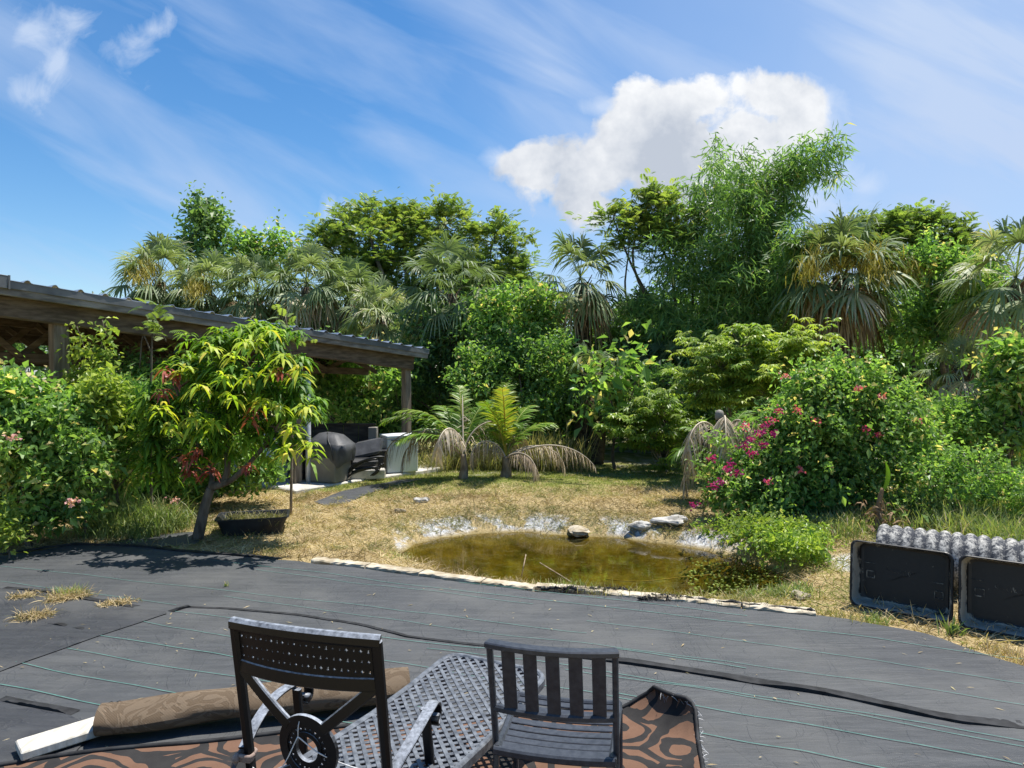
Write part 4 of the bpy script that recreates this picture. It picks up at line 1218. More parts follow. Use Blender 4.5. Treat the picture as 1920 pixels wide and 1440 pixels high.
# ------------------------------------------------------------------ palms
def fan_fronds(mb, base, dirs, pet, fan, tints, droop=.35, nseg=28, mat=0, w=.062, pm=None):
    n = len(dirs); D = nrm(dirs)
    N = nrm(np.cross(np.cross(D, UP + rvec(n) * .25), D)); S = nrm(np.cross(D, N)); N = np.cross(S, D)
    pet = np.broadcast_to(pet, (n,)); hub = base + D * pet[:, None] + DOWN * (pet * .16 * (1 - D[:, 2] ** 2))[:, None]
    D2 = nrm(D + DOWN * .22 * (1 - abs(D[:, 2:3])))
    b = np.broadcast_to(base, (n, 3))
    strips(mb, b, D, N, pet * 1.02, .035, tints, ts=(0, .5, 1), ws=(1, .8, .6), droop=.16, mat=mat if pm is None else pm)
    for q in range(nseg):
        a = (q / (nseg - 1) - .5) * 2 * 1.95 + rng.normal(size=n) * .04
        dd = nrm(D2 * np.cos(a)[:, None] + S * np.sin(a)[:, None] + N * .18 * (1 - np.abs(np.sin(a)))[:, None])
        L = fan * (1 - .32 * (np.abs(a) / 1.95) ** 2) * rng.uniform(.88, 1.08, n)
        strips(mb, hub, dd, N + S * rng.normal(size=(n, 1)) * .3, L, w * fan, np.clip(tints + rng.normal(size=n) * .07, 0, 1), ts=(0, .4, .72, 1), ws=(.25, 1, .7, .06), droop=droop * rng.uniform(.6, 1.4, n), pw=2.2, mat=mat)


def sabal(px, py, d, r, label, ground_py=None, nf=34, skirt=10, seeds=0, tint=(.25, .7), elo=-35, droop=.52, lean=0.0, hidden_trunk=False, kind='fan'):
    """cabbage palm: crown centre at px,py, distance d, crown radius r metres"""
    c = W(px, py, d); g = np.array([c[0] + lean, c[1], -.1])
    root = thing('cabbage_palm', label, 'palm tree', g, 'cabbage palms in the thicket')
    mb = MB()
    q = spline([g, g + (c - g) * .5 + np.array([.08, 0, 0]), c - UP * .15], 6); tube(mb, q, np.linspace(.19, .16, len(q)), 10)
    k = 46; hh = c[2] - g[2]
    an = rng.uniform(0, 2 * PI, k); zz = rng.uniform(.35, .97, k)
    P = g + (c - g) * zz[:, None] + np.stack([np.cos(an), np.sin(an), np.zeros(k)], 1) * .17
    strips(mb, P, nrm(np.stack([np.cos(an), np.sin(an), np.full(k, 1.6)], 1)), np.stack([np.cos(an), np.sin(an), np.zeros(k)], 1), .30, .07, .5, droop=0, ts=(0, .6, 1), ws=(1, .8, .5))
    mb.build('trunk', M['palmbark'], root)
    i = np.arange(nf); az = i * 2.39996 + rng.normal(size=nf) * .2; el = np.radians(82 - (82 - elo) * (i / (nf - 1)) ** .9 + rng.normal(size=nf) * 5)
    D = np.stack([np.cos(az) * np.cos(el), np.sin(az) * np.cos(el), np.sin(el)], 1)
    pet = r * .56 * rng.uniform(.8, 1.15, nf)
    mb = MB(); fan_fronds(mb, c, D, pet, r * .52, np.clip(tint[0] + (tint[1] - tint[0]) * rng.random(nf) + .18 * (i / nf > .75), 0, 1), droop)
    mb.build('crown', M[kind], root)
    if skirt:
        az = rng.uniform(0, 2 * PI, skirt); el = np.radians(rng.uniform(-62, -8, skirt))
        D = np.stack([np.cos(az) * np.cos(el), np.sin(az) * np.cos(el), np.sin(el)], 1)
        mb = MB(); fan_fronds(mb, c - UP * .15, D, r * .50 * rng.uniform(.6, 1.15, skirt), r * .46, rng.random(skirt), 1.05, 20, w=.06)
        mb.build('dead_fronds', M['deadfan'], root)
    if seeds:
        mb = MB()
        for s in range(seeds):
            a = PI * (1.1 + .8 * (s + .5) / seeds) + rng.normal() * .06; D = nrm(np.array([math.cos(a), math.sin(a), .35]))
            q = np.array([c + D * r * .92 * t + UP * r * (.30 * t - .72 * t * t) for t in np.linspace(0, 1, 14)])
            tube(mb, q, np.linspace(.02, .006, 14), 4)
            n = 700; tt = rng.integers(4, 14, n); P = q[tt] + rng.normal(size=(n, 3)) * .085 * r
            strips(mb, P, nrm(rvec(n) * .6 + DOWN * .8), rvec(n), rng.uniform(.10, .26, n), .016, rng.random(n), droop=.2, ts=(0, .5, 1), ws=(1, 1, .6))
        mb.build('flower_stalks', M['seed'], root)
    return root


sabal(300, 520, 22, 1.75, 'leftmost cabbage palm behind the roof, full green crown', tint=(.35, .85), seeds=1, skirt=5, nf=46, elo=-72)
sabal(395, 545, 21, 1.55, 'cabbage palm beneath the small sparse dark tree, above the roof', tint=(.3, .75), seeds=1, skirt=4, nf=46, elo=-72)
sabal(480, 545, 20.5, 1.5, 'cabbage palm above the mango tree, with yellowing lower leaves', tint=(.3, .85), skirt=6, nf=46, elo=-72)
sabal(575, 530, 20, 1.5, 'cabbage palm with brown dead fronds over the middle of the roof', tint=(.3, .8), skirt=14, nf=46, elo=-72)
sabal(655, 560, 20.5, 1.5, 'cabbage palm with a dark trunk and hanging brown fronds', tint=(.25, .7), skirt=12, nf=46, elo=-72)
sabal(715, 590, 18.5, 1.25, 'low cabbage palm with pale fans just above the roof end', tint=(.45, .95), skirt=3)
sabal(845, 540, 17.5, 1.65, 'deep green cabbage palm in front of the big feathery tree', tint=(.15, .6), skirt=5, elo=-50)
sabal(1088, 520, 17, 1.45, 'upright cabbage palm standing against the cloud', tint=(.2, .75), nf=26, skirt=12, elo=-60)
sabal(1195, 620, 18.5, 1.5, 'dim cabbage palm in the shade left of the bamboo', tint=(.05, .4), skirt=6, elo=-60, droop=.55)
sabal(1575, 505, 15.5, 1.75, 'largest cabbage palm with yellow flower stalks and a brown skirt', tint=(.2, .75), nf=44, skirt=20, seeds=3, elo=-34)
sabal(1905, 520, 13, 1.4, 'cabbage palm at the right edge', tint=(.35, .9), nf=36, skirt=4, elo=-70)
sabal(1800, 690, 13.2, .85, 'small low cabbage palm with silvery fans in the right shade', tint=(.3, .8), nf=18, skirt=0, elo=-45, droop=.6)
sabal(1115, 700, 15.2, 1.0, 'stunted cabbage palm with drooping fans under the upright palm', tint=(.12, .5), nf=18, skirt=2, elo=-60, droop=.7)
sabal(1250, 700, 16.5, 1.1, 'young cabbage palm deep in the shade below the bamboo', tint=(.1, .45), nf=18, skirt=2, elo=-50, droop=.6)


def coco_frond(mb, base, az, el0, L, bend, tint, w=.42, n=44, mat=0, dead=False, tw=0.0):
    h = np.array([math.cos(az), math.sin(az), 0]); P = [np.array(base, float)]; el = el0; st = 26
    for k in range(st):
        P.append(P[-1] + (h * math.cos(el) + UP * math.sin(el)) * L / st); el -= bend / st * (.5 + 1.2 * k / st)
    P = np.array(P); T = nrm(np.gradient(P, axis=0)); sd = np.array([-h[1], h[0], 0]); sd = nrm(sd * math.cos(tw) + UP * math.sin(tw))
    tube(mb, P, np.linspace(.022, .004, len(P)), 5, mat, min(1, tint + .25))
    t = np.linspace(.18, .99, n); X = np.stack([np.interp(t, np.linspace(0, 1, len(P)), P[:, i]) for i in range(3)], 1); TT = np.stack([np.interp(t, np.linspace(0, 1, len(P)), T[:, i]) for i in range(3)], 1)
    prof = np.sin(PI * np.clip(t * .92 + .04, 0, 1)) ** .6
    for sg in (-1, 1):
        D = nrm(sd * sg * .9 + TT * .75 + rng.normal(size=(n, 3)) * (.10 if not dead else .28) + (UP * .12 if not dead else DOWN * .9))
        Nn = nrm(np.cross(D, sd) + rng.normal(size=(n, 3)) * .2)
        strips(mb, X, D, Nn, w * prof * rng.uniform(.85, 1.1, n), .026 if not dead else .017, np.clip(tint + rng.normal(size=n) * .1, 0, 1), droop=(.32 if not dead else .8) * rng.uniform(.6, 1.4, n), ts=(0, .3, .7, 1), ws=(.5, 1, .7, .05), mat=mat)


def coconut(px, py, fronds, label, h=.35, r=.07, dead=()):
    g = G(px, py); g[2] = float(gz(g[0], g[1])[0]) - .02
    root = thing('coconut_palm', label, 'palm tree', g, 'young coconut palms on the lawn')
    mb = MB(); q = spline([g, g + UP * h * .5 + np.array([.02, 0, 0]), g + UP * h], 5); tube(mb, q, np.linspace(r * 1.5, r * .8, len(q)), 9); mb.build('trunk', M['palebark'], root)
    top = g + UP * h
    for a, e, L, b, t, w in fronds:
        mb = MB(); coco_frond(mb, top, math.radians(a), math.radians(e), L, math.radians(b), t, w); mb.build('frond', M['coco'], root)
    for a, e, L, b, t, w in dead:
        mb = MB(); coco_frond(mb, top - UP * .04, math.radians(a), math.radians(e), L, math.radians(b), t, w, dead=True); tag(mb.build('dead_frond', M['deadfrond'], root), 'dried grey brown frond')
    return root


coconut(868, 912, [(178, 58, 1.7, 90, .38, .46), (190, 66, 1.5, 80, .45, .42), (150, 50, 1.2, 80, .25, .40), (60, 70, 1.35, 60, .3, .40), (100, 76, 1.4, 40, .45, .35), (25, 55, 1.2, 70, .3, .38), (205, 45, 1.3, 80, .4, .4), (120, 62, 1.4, 60, .35, .4)],
        'left young coconut palm with drooping dried fronds', .45, .06,
        [(186, 52, 1.9, 150, .15, .32), (178, 48, 1.5, 150, .3, .3), (200, 70, 1.5, 175, .4, .3), (245, 80, 1.5, 205, .8, .30), (95, 80, 1.35, 45, .7, .2), (20, 80, 1.5, 170, .6, .30)])
coconut(948, 908, [(265, 84, 1.4, 48, .66, .36), (90, 82, 1.45, 40, .5, .40), (20, 60, 1.15, 70, .42, .40), (150, 66, 1.2, 70, .35, .40), (55, 70, 1.3, 60, .4, .4), (235, 76, 1.2, 45, .5, .38)],
        'right young coconut palm with an upright yellow frond', .40, .075,
        [(-8, 40, 1.35, 125, .6, .26), (-16, 30, 1.75, 80, .7, .24), (170, 45, .9, 160, .8, .22), (60, 70, 1.1, 150, .6, .24), (215, 66, 1.1, 170, .7, .24), (-40, 35, 1.0, 150, .5, .24)])
coconut(1356, 945, [(185, 50, .95, 110, .2, .34), (205, 38, .8, 90, .25, .34), (40, 72, 1.0, 50, .3, .34), (160, 70, .85, 70, .3, .32), (300, 80, .9, 60, .5, .3)],
        'young coconut palm beside the flowering bush with one collapsed frond', .62, .05,
        [(255, 87, 2.15, 225, .8, .36), (300, 85, 2.0, 205, .55, .32), (12, 66, 1.35, 95, .75, .30), (186, 26, .95, 150, .75, .28), (275, 88, 1.9, 215, .65, .34), (225, 84, 1.9, 215, .7, .32)])

# solar lamp on a post by the third coconut palm
g = W(1350, 900, 10.1); g[2] = 0; root = thing('garden_lamp', 'grey lantern head on a dark post in front of the collapsed frond', 'lamp', g)
t = W(1349, 783, g[1]); mb = MB(); tube(mb, [g - UP * .05, g + (t - g) * .5, t - UP * .14], .018, 8); mb.build('post', M['trim'], root)
mb = MB(); tube(mb, [t - UP * .15, t - UP * .04, t - UP * .03], [.04, .056, .055], 14); mb.build('base', M['blackplastic'], root)
mb = MB(); tube(mb, [t - UP * .03, t + UP * .0, t + UP * .06, t + UP * .10, t + UP * .115], [.058, .066, .064, .048, .01], 16); mb.build('lamp_shade', M['greybox'], root)


# ------------------------------------------------------------------ broadleaf trees, bamboo and shrubs
def tree(name, label, cat, bl, d, n, kind, size, mat, base=None, r0=.12, depth=1.0, tint=(.25, .75), k=None, inner=.45, group=None, bark='bark', ntw=60, low=-.65, jit=.2, crownname='crown', fork=.45):
    mb, C, R, P = crown(bl, d, n, kind, size, depth, tint, k, inner, jit, low, flat=.72 if kind == 'pinnate' else .85)
    g = np.array([C[:, 0].mean(), C[:, 1].mean(), -.1]) if base is None else np.asarray(base, float)
    root = thing(name, label, cat, g, group)
    mb.build(crownname, M[mat], root)
    limbs(g, C, P, r0, ntw, fork).build('trunk' if cat == 'tree' else 'stem', M[bark], root)
    return root


TG = 'trees in the thicket behind the lawn'
tree('feathery_tree', 'broad feathery tree rising behind the middle palms', 'tree',
     [(690, 425, 85, 38), (830, 418, 95, 34), (925, 455, 62, 44), (640, 475, 60, 40), (760, 480, 130, 60), (880, 520, 110, 70), (700, 540, 100, 60), (820, 585, 130, 60), (950, 560, 60, 70), (610, 450, 44, 24), (650, 540, 80, 60), (760, 430, 60, 40), (740, 600, 120, 50), (970, 480, 34, 34), (880, 600, 100, 50)], 25, 3000, 'pinnate', .30, 'feather', r0=.22, tint=(.2, .85), k=5, inner=.15, ntw=140, bark='palebark')
tree('sparse_tree', 'small sparse tree with dark round leaves above the roof palms', 'tree',
     [(390, 440, 38, 44), (375, 410, 22, 30), (400, 475, 50, 30), (380, 385, 14, 16), (350, 470, 24, 30)], 24, 210, 'ovate', .22, 'dark', r0=.07, tint=(.3, .9), k=9, ntw=60)
tree('sparse_tree', 'thin airy tree between the sparse dark tree and the feathery tree', 'tree',
     [(470, 470, 32, 28), (510, 460, 26, 24), (495, 500, 50, 30), (545, 490, 30, 26)], 24, 190, 'ovate', .19, 'broad', r0=.06, tint=(.3, .9), k=9, ntw=60)
tree('feathery_tree', 'feathery tree between the largest palm and the right edge', 'tree',
     [(1650, 440, 60, 30), (1740, 425, 70, 24), (1700, 480, 110, 45), (1790, 460, 40, 30), (1830, 500, 40, 50), (1640, 500, 60, 50), (1755, 540, 100, 60), (1690, 430, 60, 26)], 24, 1300, 'pinnate', .30, 'feather', r0=.18, tint=(.15, .75), k=5, ntw=90)
tree('leafy_tree', 'dense bright green small-leaved tree right of the largest palm', 'tree',
     [(1760, 560, 90, 75), (1800, 620, 90, 70), (1720, 630, 60, 60), (1840, 560, 50, 60), (1740, 500, 50, 40)], 15, 620, 'ovate', .12, 'broad', r0=.12, tint=(.25, .9), k=14, ntw=40)
tree('feathery_tree', 'ferny pale green tree leaning out left of the bamboo', 'tree',
     [(1150, 410, 40, 20), (1200, 430, 60, 34), (1250, 400, 50, 36), (1270, 460, 80, 50), (1180, 455, 40, 24), (1215, 378, 26, 18)], 17.6, 380, 'pinnate', .26, 'feather', base=W(1330, 760, 17.6) * np.array([1, 1, 0]), r0=.09, tint=(.3, .8), k=5, ntw=60)


def bamboo():
    g = W(1390, 860, 17) * np.array([1, 1, 0])
    root = thing('bamboo_clump', 'tall bamboo clump with an arching top plume', 'bamboo', g)
    culms = MB(); lv = MB()
    tips = [((1345, 262), (1385, 480)), ((1590, 330), (1450, 330)), ((1500, 262), (1440, 420)), ((1560, 262), (1470, 380)), ((1415, 330), (1405, 520)), ((1300, 345), (1360, 520)), ((1215, 470), (1330, 560)), ((1250, 400), (1340, 540)),
            ((1500, 420), (1450, 560)), ((1540, 540), (1470, 620)), ((1450, 300), (1420, 500)), ((1240, 600), (1330, 640)), ((1480, 640), (1440, 700)), ((1330, 300), (1370, 500)), ((1180, 560), (1300, 600)), ((1390, 280), (1400, 480))]
    for (tx, ty), (mx, my) in tips:
        b = g + np.array([rng.normal() * .3, rng.normal() * .3, 0]); dy = rng.normal() * .8
        q = spline([b, b * .45 + W(mx, my, 17 + dy * .4) * .55, W(mx, my, 17 + dy * .5), W(tx, ty, 17 + dy)], 9)
        tube(culms, q, np.linspace(.035, .006, len(q)), 6)
        n = 64; t = .30 + .70 * rng.random(n) ** .75; X = np.stack([np.interp(t, np.linspace(0, 1, len(q)), q[:, i]) for i in range(3)], 1)
        O = nrm(rvec(n) + np.array([0, -.2, .1])); Lb = rng.uniform(.15, .75, n) * (1.15 - .55 * t)
        E = X + O * Lb[:, None] + DOWN * (Lb * .35)[:, None]
        tb = np.clip(.25 + .5 * rng.random(n), 0, 1)
        for f in (.45, .75, 1.0):
            leafy(lv, X + (E - X) * f, nrm(O + DOWN * .5), 'lance', .26, tb, .15, 8)
    m2, C, R, P = crown([(1400, 370, 75, 70), (1340, 450, 110, 90), (1430, 480, 80, 90), (1400, 590, 150, 90), (1320, 560, 120, 90), (1380, 680, 180, 80), (1490, 300, 60, 30), (1555, 285, 36, 24), (1360, 300, 40, 30), (1260, 520, 80, 60), (1490, 520, 70, 80), (1240, 610, 70, 60), (1500, 620, 80, 70), (1290, 420, 60, 40)], 17, 1350, 'lance', .26, .9, (.15, .7), 9, .35, mb=lv)
    lv.build('foliage', M['bamboo'], root); culms.build('culms', M['culm'], root)


bamboo()

SG = 'bushes along the edge of the lawn'
B3 = 'broad-leaved bushes under the trees'
tree('leafy_bush', 'leafy climber-covered bush behind the freezer and pavilion post', 'bush', [(660, 700, 70, 50), (690, 760, 75, 55), (620, 750, 50, 60), (740, 720, 40, 60), (600, 690, 50, 40)], 15.8, 520, 'ovate', .13, 'broad', tint=(.3, .95), k=13, r0=.05, ntw=30, group=B3)
tree('leafy_bush', 'dark bush right of the pavilion post', 'bush', [(820, 690, 70, 60), (850, 630, 60, 50), (780, 750, 60, 60), (880, 740, 60, 70), (800, 640, 40, 50)], 17, 470, 'ovate', .14, 'dark', tint=(.2, .8), k=13, r0=.06, ntw=30, group=B3)
tree('leafy_tree', 'rounded mid green tree left of the upright palm', 'tree', [(970, 590, 80, 55), (1000, 640, 60, 60), (940, 650, 70, 60), (930, 600, 50, 40)], 16.2, 560, 'ovate', .12, 'broad', tint=(.3, .9), k=15, r0=.09, ntw=30)
tree('leafy_bush', 'large dense bush beneath the rounded green tree', 'bush', [(960, 740, 90, 75), (1010, 760, 60, 80), (920, 700, 60, 60), (1040, 700, 40, 70), (970, 680, 60, 40)], 15.4, 640, 'ovate', .11, 'broad', tint=(.2, .8), k=15, r0=.06, ntw=30, group=B3)
tree('large_leaved_bush', 'bush with big drooping leaves in front of the stunted palm', 'bush', [(1130, 700, 40, 40), (1170, 730, 45, 40), (1120, 770, 45, 40), (1195, 690, 30, 30)], 14.4, 46, 'ovate', .24, 'broad', tint=(.35, .95), k=7, r0=.04, ntw=30, group=B3)
tree('cassava_bush', 'light green cassava bush with bare stems at the lawn edge', 'bush', [(1190, 790, 45, 40), (1240, 780, 55, 45), (1220, 840, 70, 40), (1160, 800, 34, 30), (1280, 820, 34, 34)], 13.6, 75, 'palmate', .17, 'lime', tint=(.2, .8), k=10, r0=.03, ntw=75, group=SG, bark='palebark', base=G(1250, 885), fork=.15)
tree('cassava_bush', 'tallest bright cassava bush above the flowering bush', 'bush', [(1390, 650, 60, 40), (1350, 690, 70, 44), (1430, 690, 70, 40), (1310, 730, 56, 44), (1480, 680, 60, 40), (1440, 740, 90, 40), (1360, 760, 80, 40)], 12.4, 150, 'palmate', .17, 'lime', tint=(.3, 1), k=10, r0=.035, ntw=140, group=SG, bark='palebark', fork=.12)
tree('cassava_bush', 'rounded cassava bush in front of the largest palm', 'bush', [(1490, 660, 56, 34), (1520, 690, 34, 34), (1460, 700, 54, 34)], 11.8, 52, 'palmate', .16, 'lime', tint=(.45, 1), k=11, r0=.03, ntw=50, group=SG, bark='palebark', fork=.15)
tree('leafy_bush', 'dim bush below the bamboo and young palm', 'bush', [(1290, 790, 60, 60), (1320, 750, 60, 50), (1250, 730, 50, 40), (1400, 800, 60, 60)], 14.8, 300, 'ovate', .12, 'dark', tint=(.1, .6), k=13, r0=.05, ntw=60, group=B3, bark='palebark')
tree('leafy_bush', 'bush at the right edge below the palm', 'bush', [(1900, 690, 50, 50), (1920, 780, 50, 70), (1880, 730, 30, 40)], 10, 260, 'ovate', .11, 'broad', tint=(.35, .95), k=13, r0=.04, ntw=20, group=B3)


def bougain():
    d = 9.3; g = np.array([4.05, 9.4, .1])
    root = thing('flowering_bush', 'big rounded bush dotted with magenta and pink flowers', 'bush', g)
    bl = [(1525, 815, 75, 75), (1590, 780, 120, 80), (1640, 830, 95, 100), (1540, 870, 140, 100), (1475, 890, 70, 62), (1390, 890, 45, 44), (1470, 950, 110, 60), (1600, 930, 80, 60), (1560, 730, 80, 45), (1690, 780, 54, 44), (1360, 920, 34, 40), (1700, 850, 44, 50)]
    mb, C, R, P = crown(bl, d, 1900, 'ovate', .075, .9, (.15, .95), 15, .5, low=-.8)
    # long arching shoots
    m2 = MB()
    for k in range(110):
        a = rng.integers(len(C)); o = nrm(rvec(1)[0] + np.array([0, -.35, .55])); p = C[a] + o * R[a] * .8; L = rng.uniform(.25, .85)
        q = np.array([p + o * L * t + DOWN * L * .5 * t * t for t in np.linspace(0, 1, 8)]); tube(m2, q, np.linspace(.008, .003, 8), 4)
        leafy(mb, q, nrm(np.tile(o, (8, 1))), 'ovate', .07, np.full(8, .75), .15, 5)
    mb.build('foliage', M['broad'], root)
    limbs(g, C, P, .06, 90, .2).build('stem', M['palebark'], root)
    # flower clusters where the photograph shows them
    fl = [(1410, 825, .1), (1430, 835, .2), (1447, 790, .6), (1460, 770, .7), (1495, 770, .75), (1410, 850, .2), (1450, 815, .1), (1335, 860, .15), (1362, 880, .2), (1382, 888, .1), (1338, 912, .3), (1300, 947, .05), (1622, 806, .6), (1645, 815, .7),
          (1612, 728, .85), (1655, 742, .9), (1470, 705, .95), (1500, 880, .8), (1440, 905, .6), (1400, 800, .8), (1720, 790, .9), (1530, 790, .8), (1425, 812, .15), (1395, 838, .1), (1437, 800, .1), (1350, 905, .1), (1372, 872, .1)]
    for px, py, t in fl:
        c = W(px, py, d - .85 + .25 * rng.random()); n = 20 if t > .45 else 30; mb = MB()
        Pp = c + rng.normal(size=(n, 3)) * np.array([.028, .028, .022]); diamond(mb, Pp, nrm(rvec(n) + np.array([0, -.4, .4])), rvec(n), .040, .032, np.clip(t + rng.normal(size=n) * .08, 0, 1), fold=.3)
        mb.build('flower_cluster', M['flower'], root)


bougain()


def low_green():
    mb, C, R, P = crown([(1400, 1036, 50, 14, .1), (1470, 1078, 54, 22, -.45), (1505, 1080, 40, 26, -.5), (1500, 1020, 44, 26, 0), (1420, 1005, 60, 24, .4), (1330, 1022, 30, 14, .5), (1460, 1045, 50, 20, 0), (1520, 1050, 30, 30, -.2)], 7.7, 420, 'ovate', .055, .9, (.2, 1), 11, .3)
    root = thing('low_green_plants', 'bright green low leafy plant spilling into the pond', 'plant', P.mean(0) * np.array([1, 1, 0]))
    mb.build('leaves', M['lime'], root)
    m2 = MB(); n = 240; gpx = rng.uniform(1330, 1550, n); gpy = rng.uniform(985, 1040, n); Pp = np.array([G(a, b, -.1) for a, b in zip(gpx, gpy)])
    strips(m2, Pp, nrm(rvec(n) * .5 + UP), rvec(n), rng.uniform(.12, .34, n), .010, rng.random(n), droop=.5); m2.build('shoots', M['tallgrass'], root)['kind'] = 'stuff'


low_green()


def mango():
    g = G(370, 1008); g[2] = -.03
    root = thing('mango_tree', 'young mango tree with drooping leaves and red new growth', 'tree', g)
    d = 8.25
    bl = [(400, 660, 65, 44), (500, 640, 70, 46), (460, 720, 100, 60), (350, 700, 60, 50), (550, 700, 55, 55), (330, 780, 65, 50), (560, 780, 45, 60), (440, 800, 90, 60), (300, 830, 44, 44), (565, 850, 34, 40), (480, 620, 40, 26), (520, 740, 60, 50), (390, 850, 60, 34), (300, 750, 36, 40), (290, 850, 30, 44), (330, 880, 40, 30), (450, 690, 110, 50), (590, 770, 22, 40), (420, 780, 90, 60), (500, 820, 50, 40), (290, 880, 26, 30)]
    C, R = blobs_px(bl, d, 1.0); P, O, r, idx = shell(C, R, 500, .5, -.7, 10)
    mb = MB(); upness = np.clip((P[:, 2] - .9) / 1.6, 0, 1)
    tb = np.clip(.16 + .62 * rng.random(len(P)), 0, 1)
    leafy(mb, P, nrm(O + UP * .4), 'mango', .21, np.clip(tb, 0, .95), .09, 15)
    mb.build('crown', M['mango'], root)
    sun = [(395, 650), (345, 690), (420, 705), (510, 690), (480, 640), (560, 690), (435, 740), (520, 760), (365, 780), (400, 790), (545, 800), (320, 800), (500, 620), (460, 640), (575, 760), (300, 760), (470, 700), (540, 840), (585, 830), (440, 665), (530, 660), (375, 720), (490, 750)]  # front rosettes in sunlight, their brightness put into the leaf tint
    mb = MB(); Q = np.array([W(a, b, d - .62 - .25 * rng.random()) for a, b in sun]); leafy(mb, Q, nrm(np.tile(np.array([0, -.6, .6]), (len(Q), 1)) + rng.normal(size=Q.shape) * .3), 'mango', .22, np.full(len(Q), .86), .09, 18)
    mb.build('sun_tinted_leaves', M['mango'], root)
    red = [(310, 705), (305, 745), (330, 712), (350, 865), (375, 855), (395, 890), (480, 775), (470, 795), (355, 890), (530, 700), (465, 885)]
    Q = np.array([W(a, b - 12, d - .72) for a, b in red]); mb = MB(); leafy(mb, Q, nrm(np.tile(np.array([0, -.4, .2]), (len(Q), 1))), 'mango', .17, np.full(len(Q), .45), .2, 15)
    mb.build('red_leaves', M['red'], root)
    mb = MB()
    fk = W(395, 915, d); q = spline([g, W(383, 955, d), fk], 6); tube(mb, q, np.linspace(.068, .05, len(q)), 9)
    ends = [W(430, 860, d), W(418, 760, d + .1), W(480, 800, d - .1), W(560, 740, d), W(350, 740, d + .1), W(330, 830, d - .1), W(460, 660, d), W(530, 850, d)]
    q = spline([fk, W(425, 890, d), W(425, 800, d), W(440, 700, d + .1)], 6); tube(mb, q, np.linspace(.05, .018, len(q)), 7)
    q2 = spline([fk, W(440, 895, d - .1), W(500, 830, d - .1), W(560, 740, d)], 6); tube(mb, q2, np.linspace(.045, .014, len(q2)), 7)
    q3 = spline([fk, W(395, 880, d + .1), W(355, 800, d), W(330, 730, d)], 6); tube(mb, q3, np.linspace(.036, .012, len(q3)), 7)
    allq = np.concatenate([q, q2, q3])
    for p in P[rng.choice(len(P), 110, replace=False)]:
        s = allq[np.argmin(((allq - p) ** 2).sum(1) + (allq[:, 2] > p[2]) * .2)]
        qq = spline([s, s + (p - s) * .5 + rng.normal(size=3) * .04, p], 3); tube(mb, qq, np.linspace(.011, .005, len(qq)), 4, cap=False)
    mb.build('trunk', M['bark'], root)


mango()


def tray():
    a = G(455, 1008); c = a + np.array([0, .35, 0]); c[2] = 0
    root = thing('planter_tray', 'black open planting tray beside the mango trunk', 'planter', c)
    mb = MB(); rz = .28; Rm = np.array([[math.cos(rz), math.sin(rz), 0], [-math.sin(rz), math.cos(rz), 0], [0, 0, 1]])
    rings = []
    for s0, z in ((.80, -.01), (1.0, .20), (1.04, .205), (1.04, .19), (.97, .195), (.80, .09), (.02, .09)):
        q = rrect(.82 * s0, .5 * s0, .05 * s0, 4); rings.append(np.column_stack([q, np.full(len(q), z)]) @ Rm + c)
    n = len(rings[0]); i = np.arange(n); j = (i + 1) % n
    mb.add(np.concatenate(rings), [np.concatenate([np.stack([k * n + i, k * n + j, (k + 1) * n + j, (k + 1) * n + i], 1) for k in range(len(rings) - 1)])])
    mb.build('tray', M['blackplastic'], root)
    n = 900; P = c + np.column_stack([rng.uniform(-.32, .34, n), rng.uniform(-.17, .17, n), np.full(n, .09)]); mb = MB()
    strips(mb, P, nrm(rvec(n) * .55 + UP), rvec(n), rng.uniform(.08, .32, n), .006, np.clip(rng.normal(.55, .25, n), 0, 1), droop=.4); mb.build('dry_grass', M['drygrass'], root)


tray()


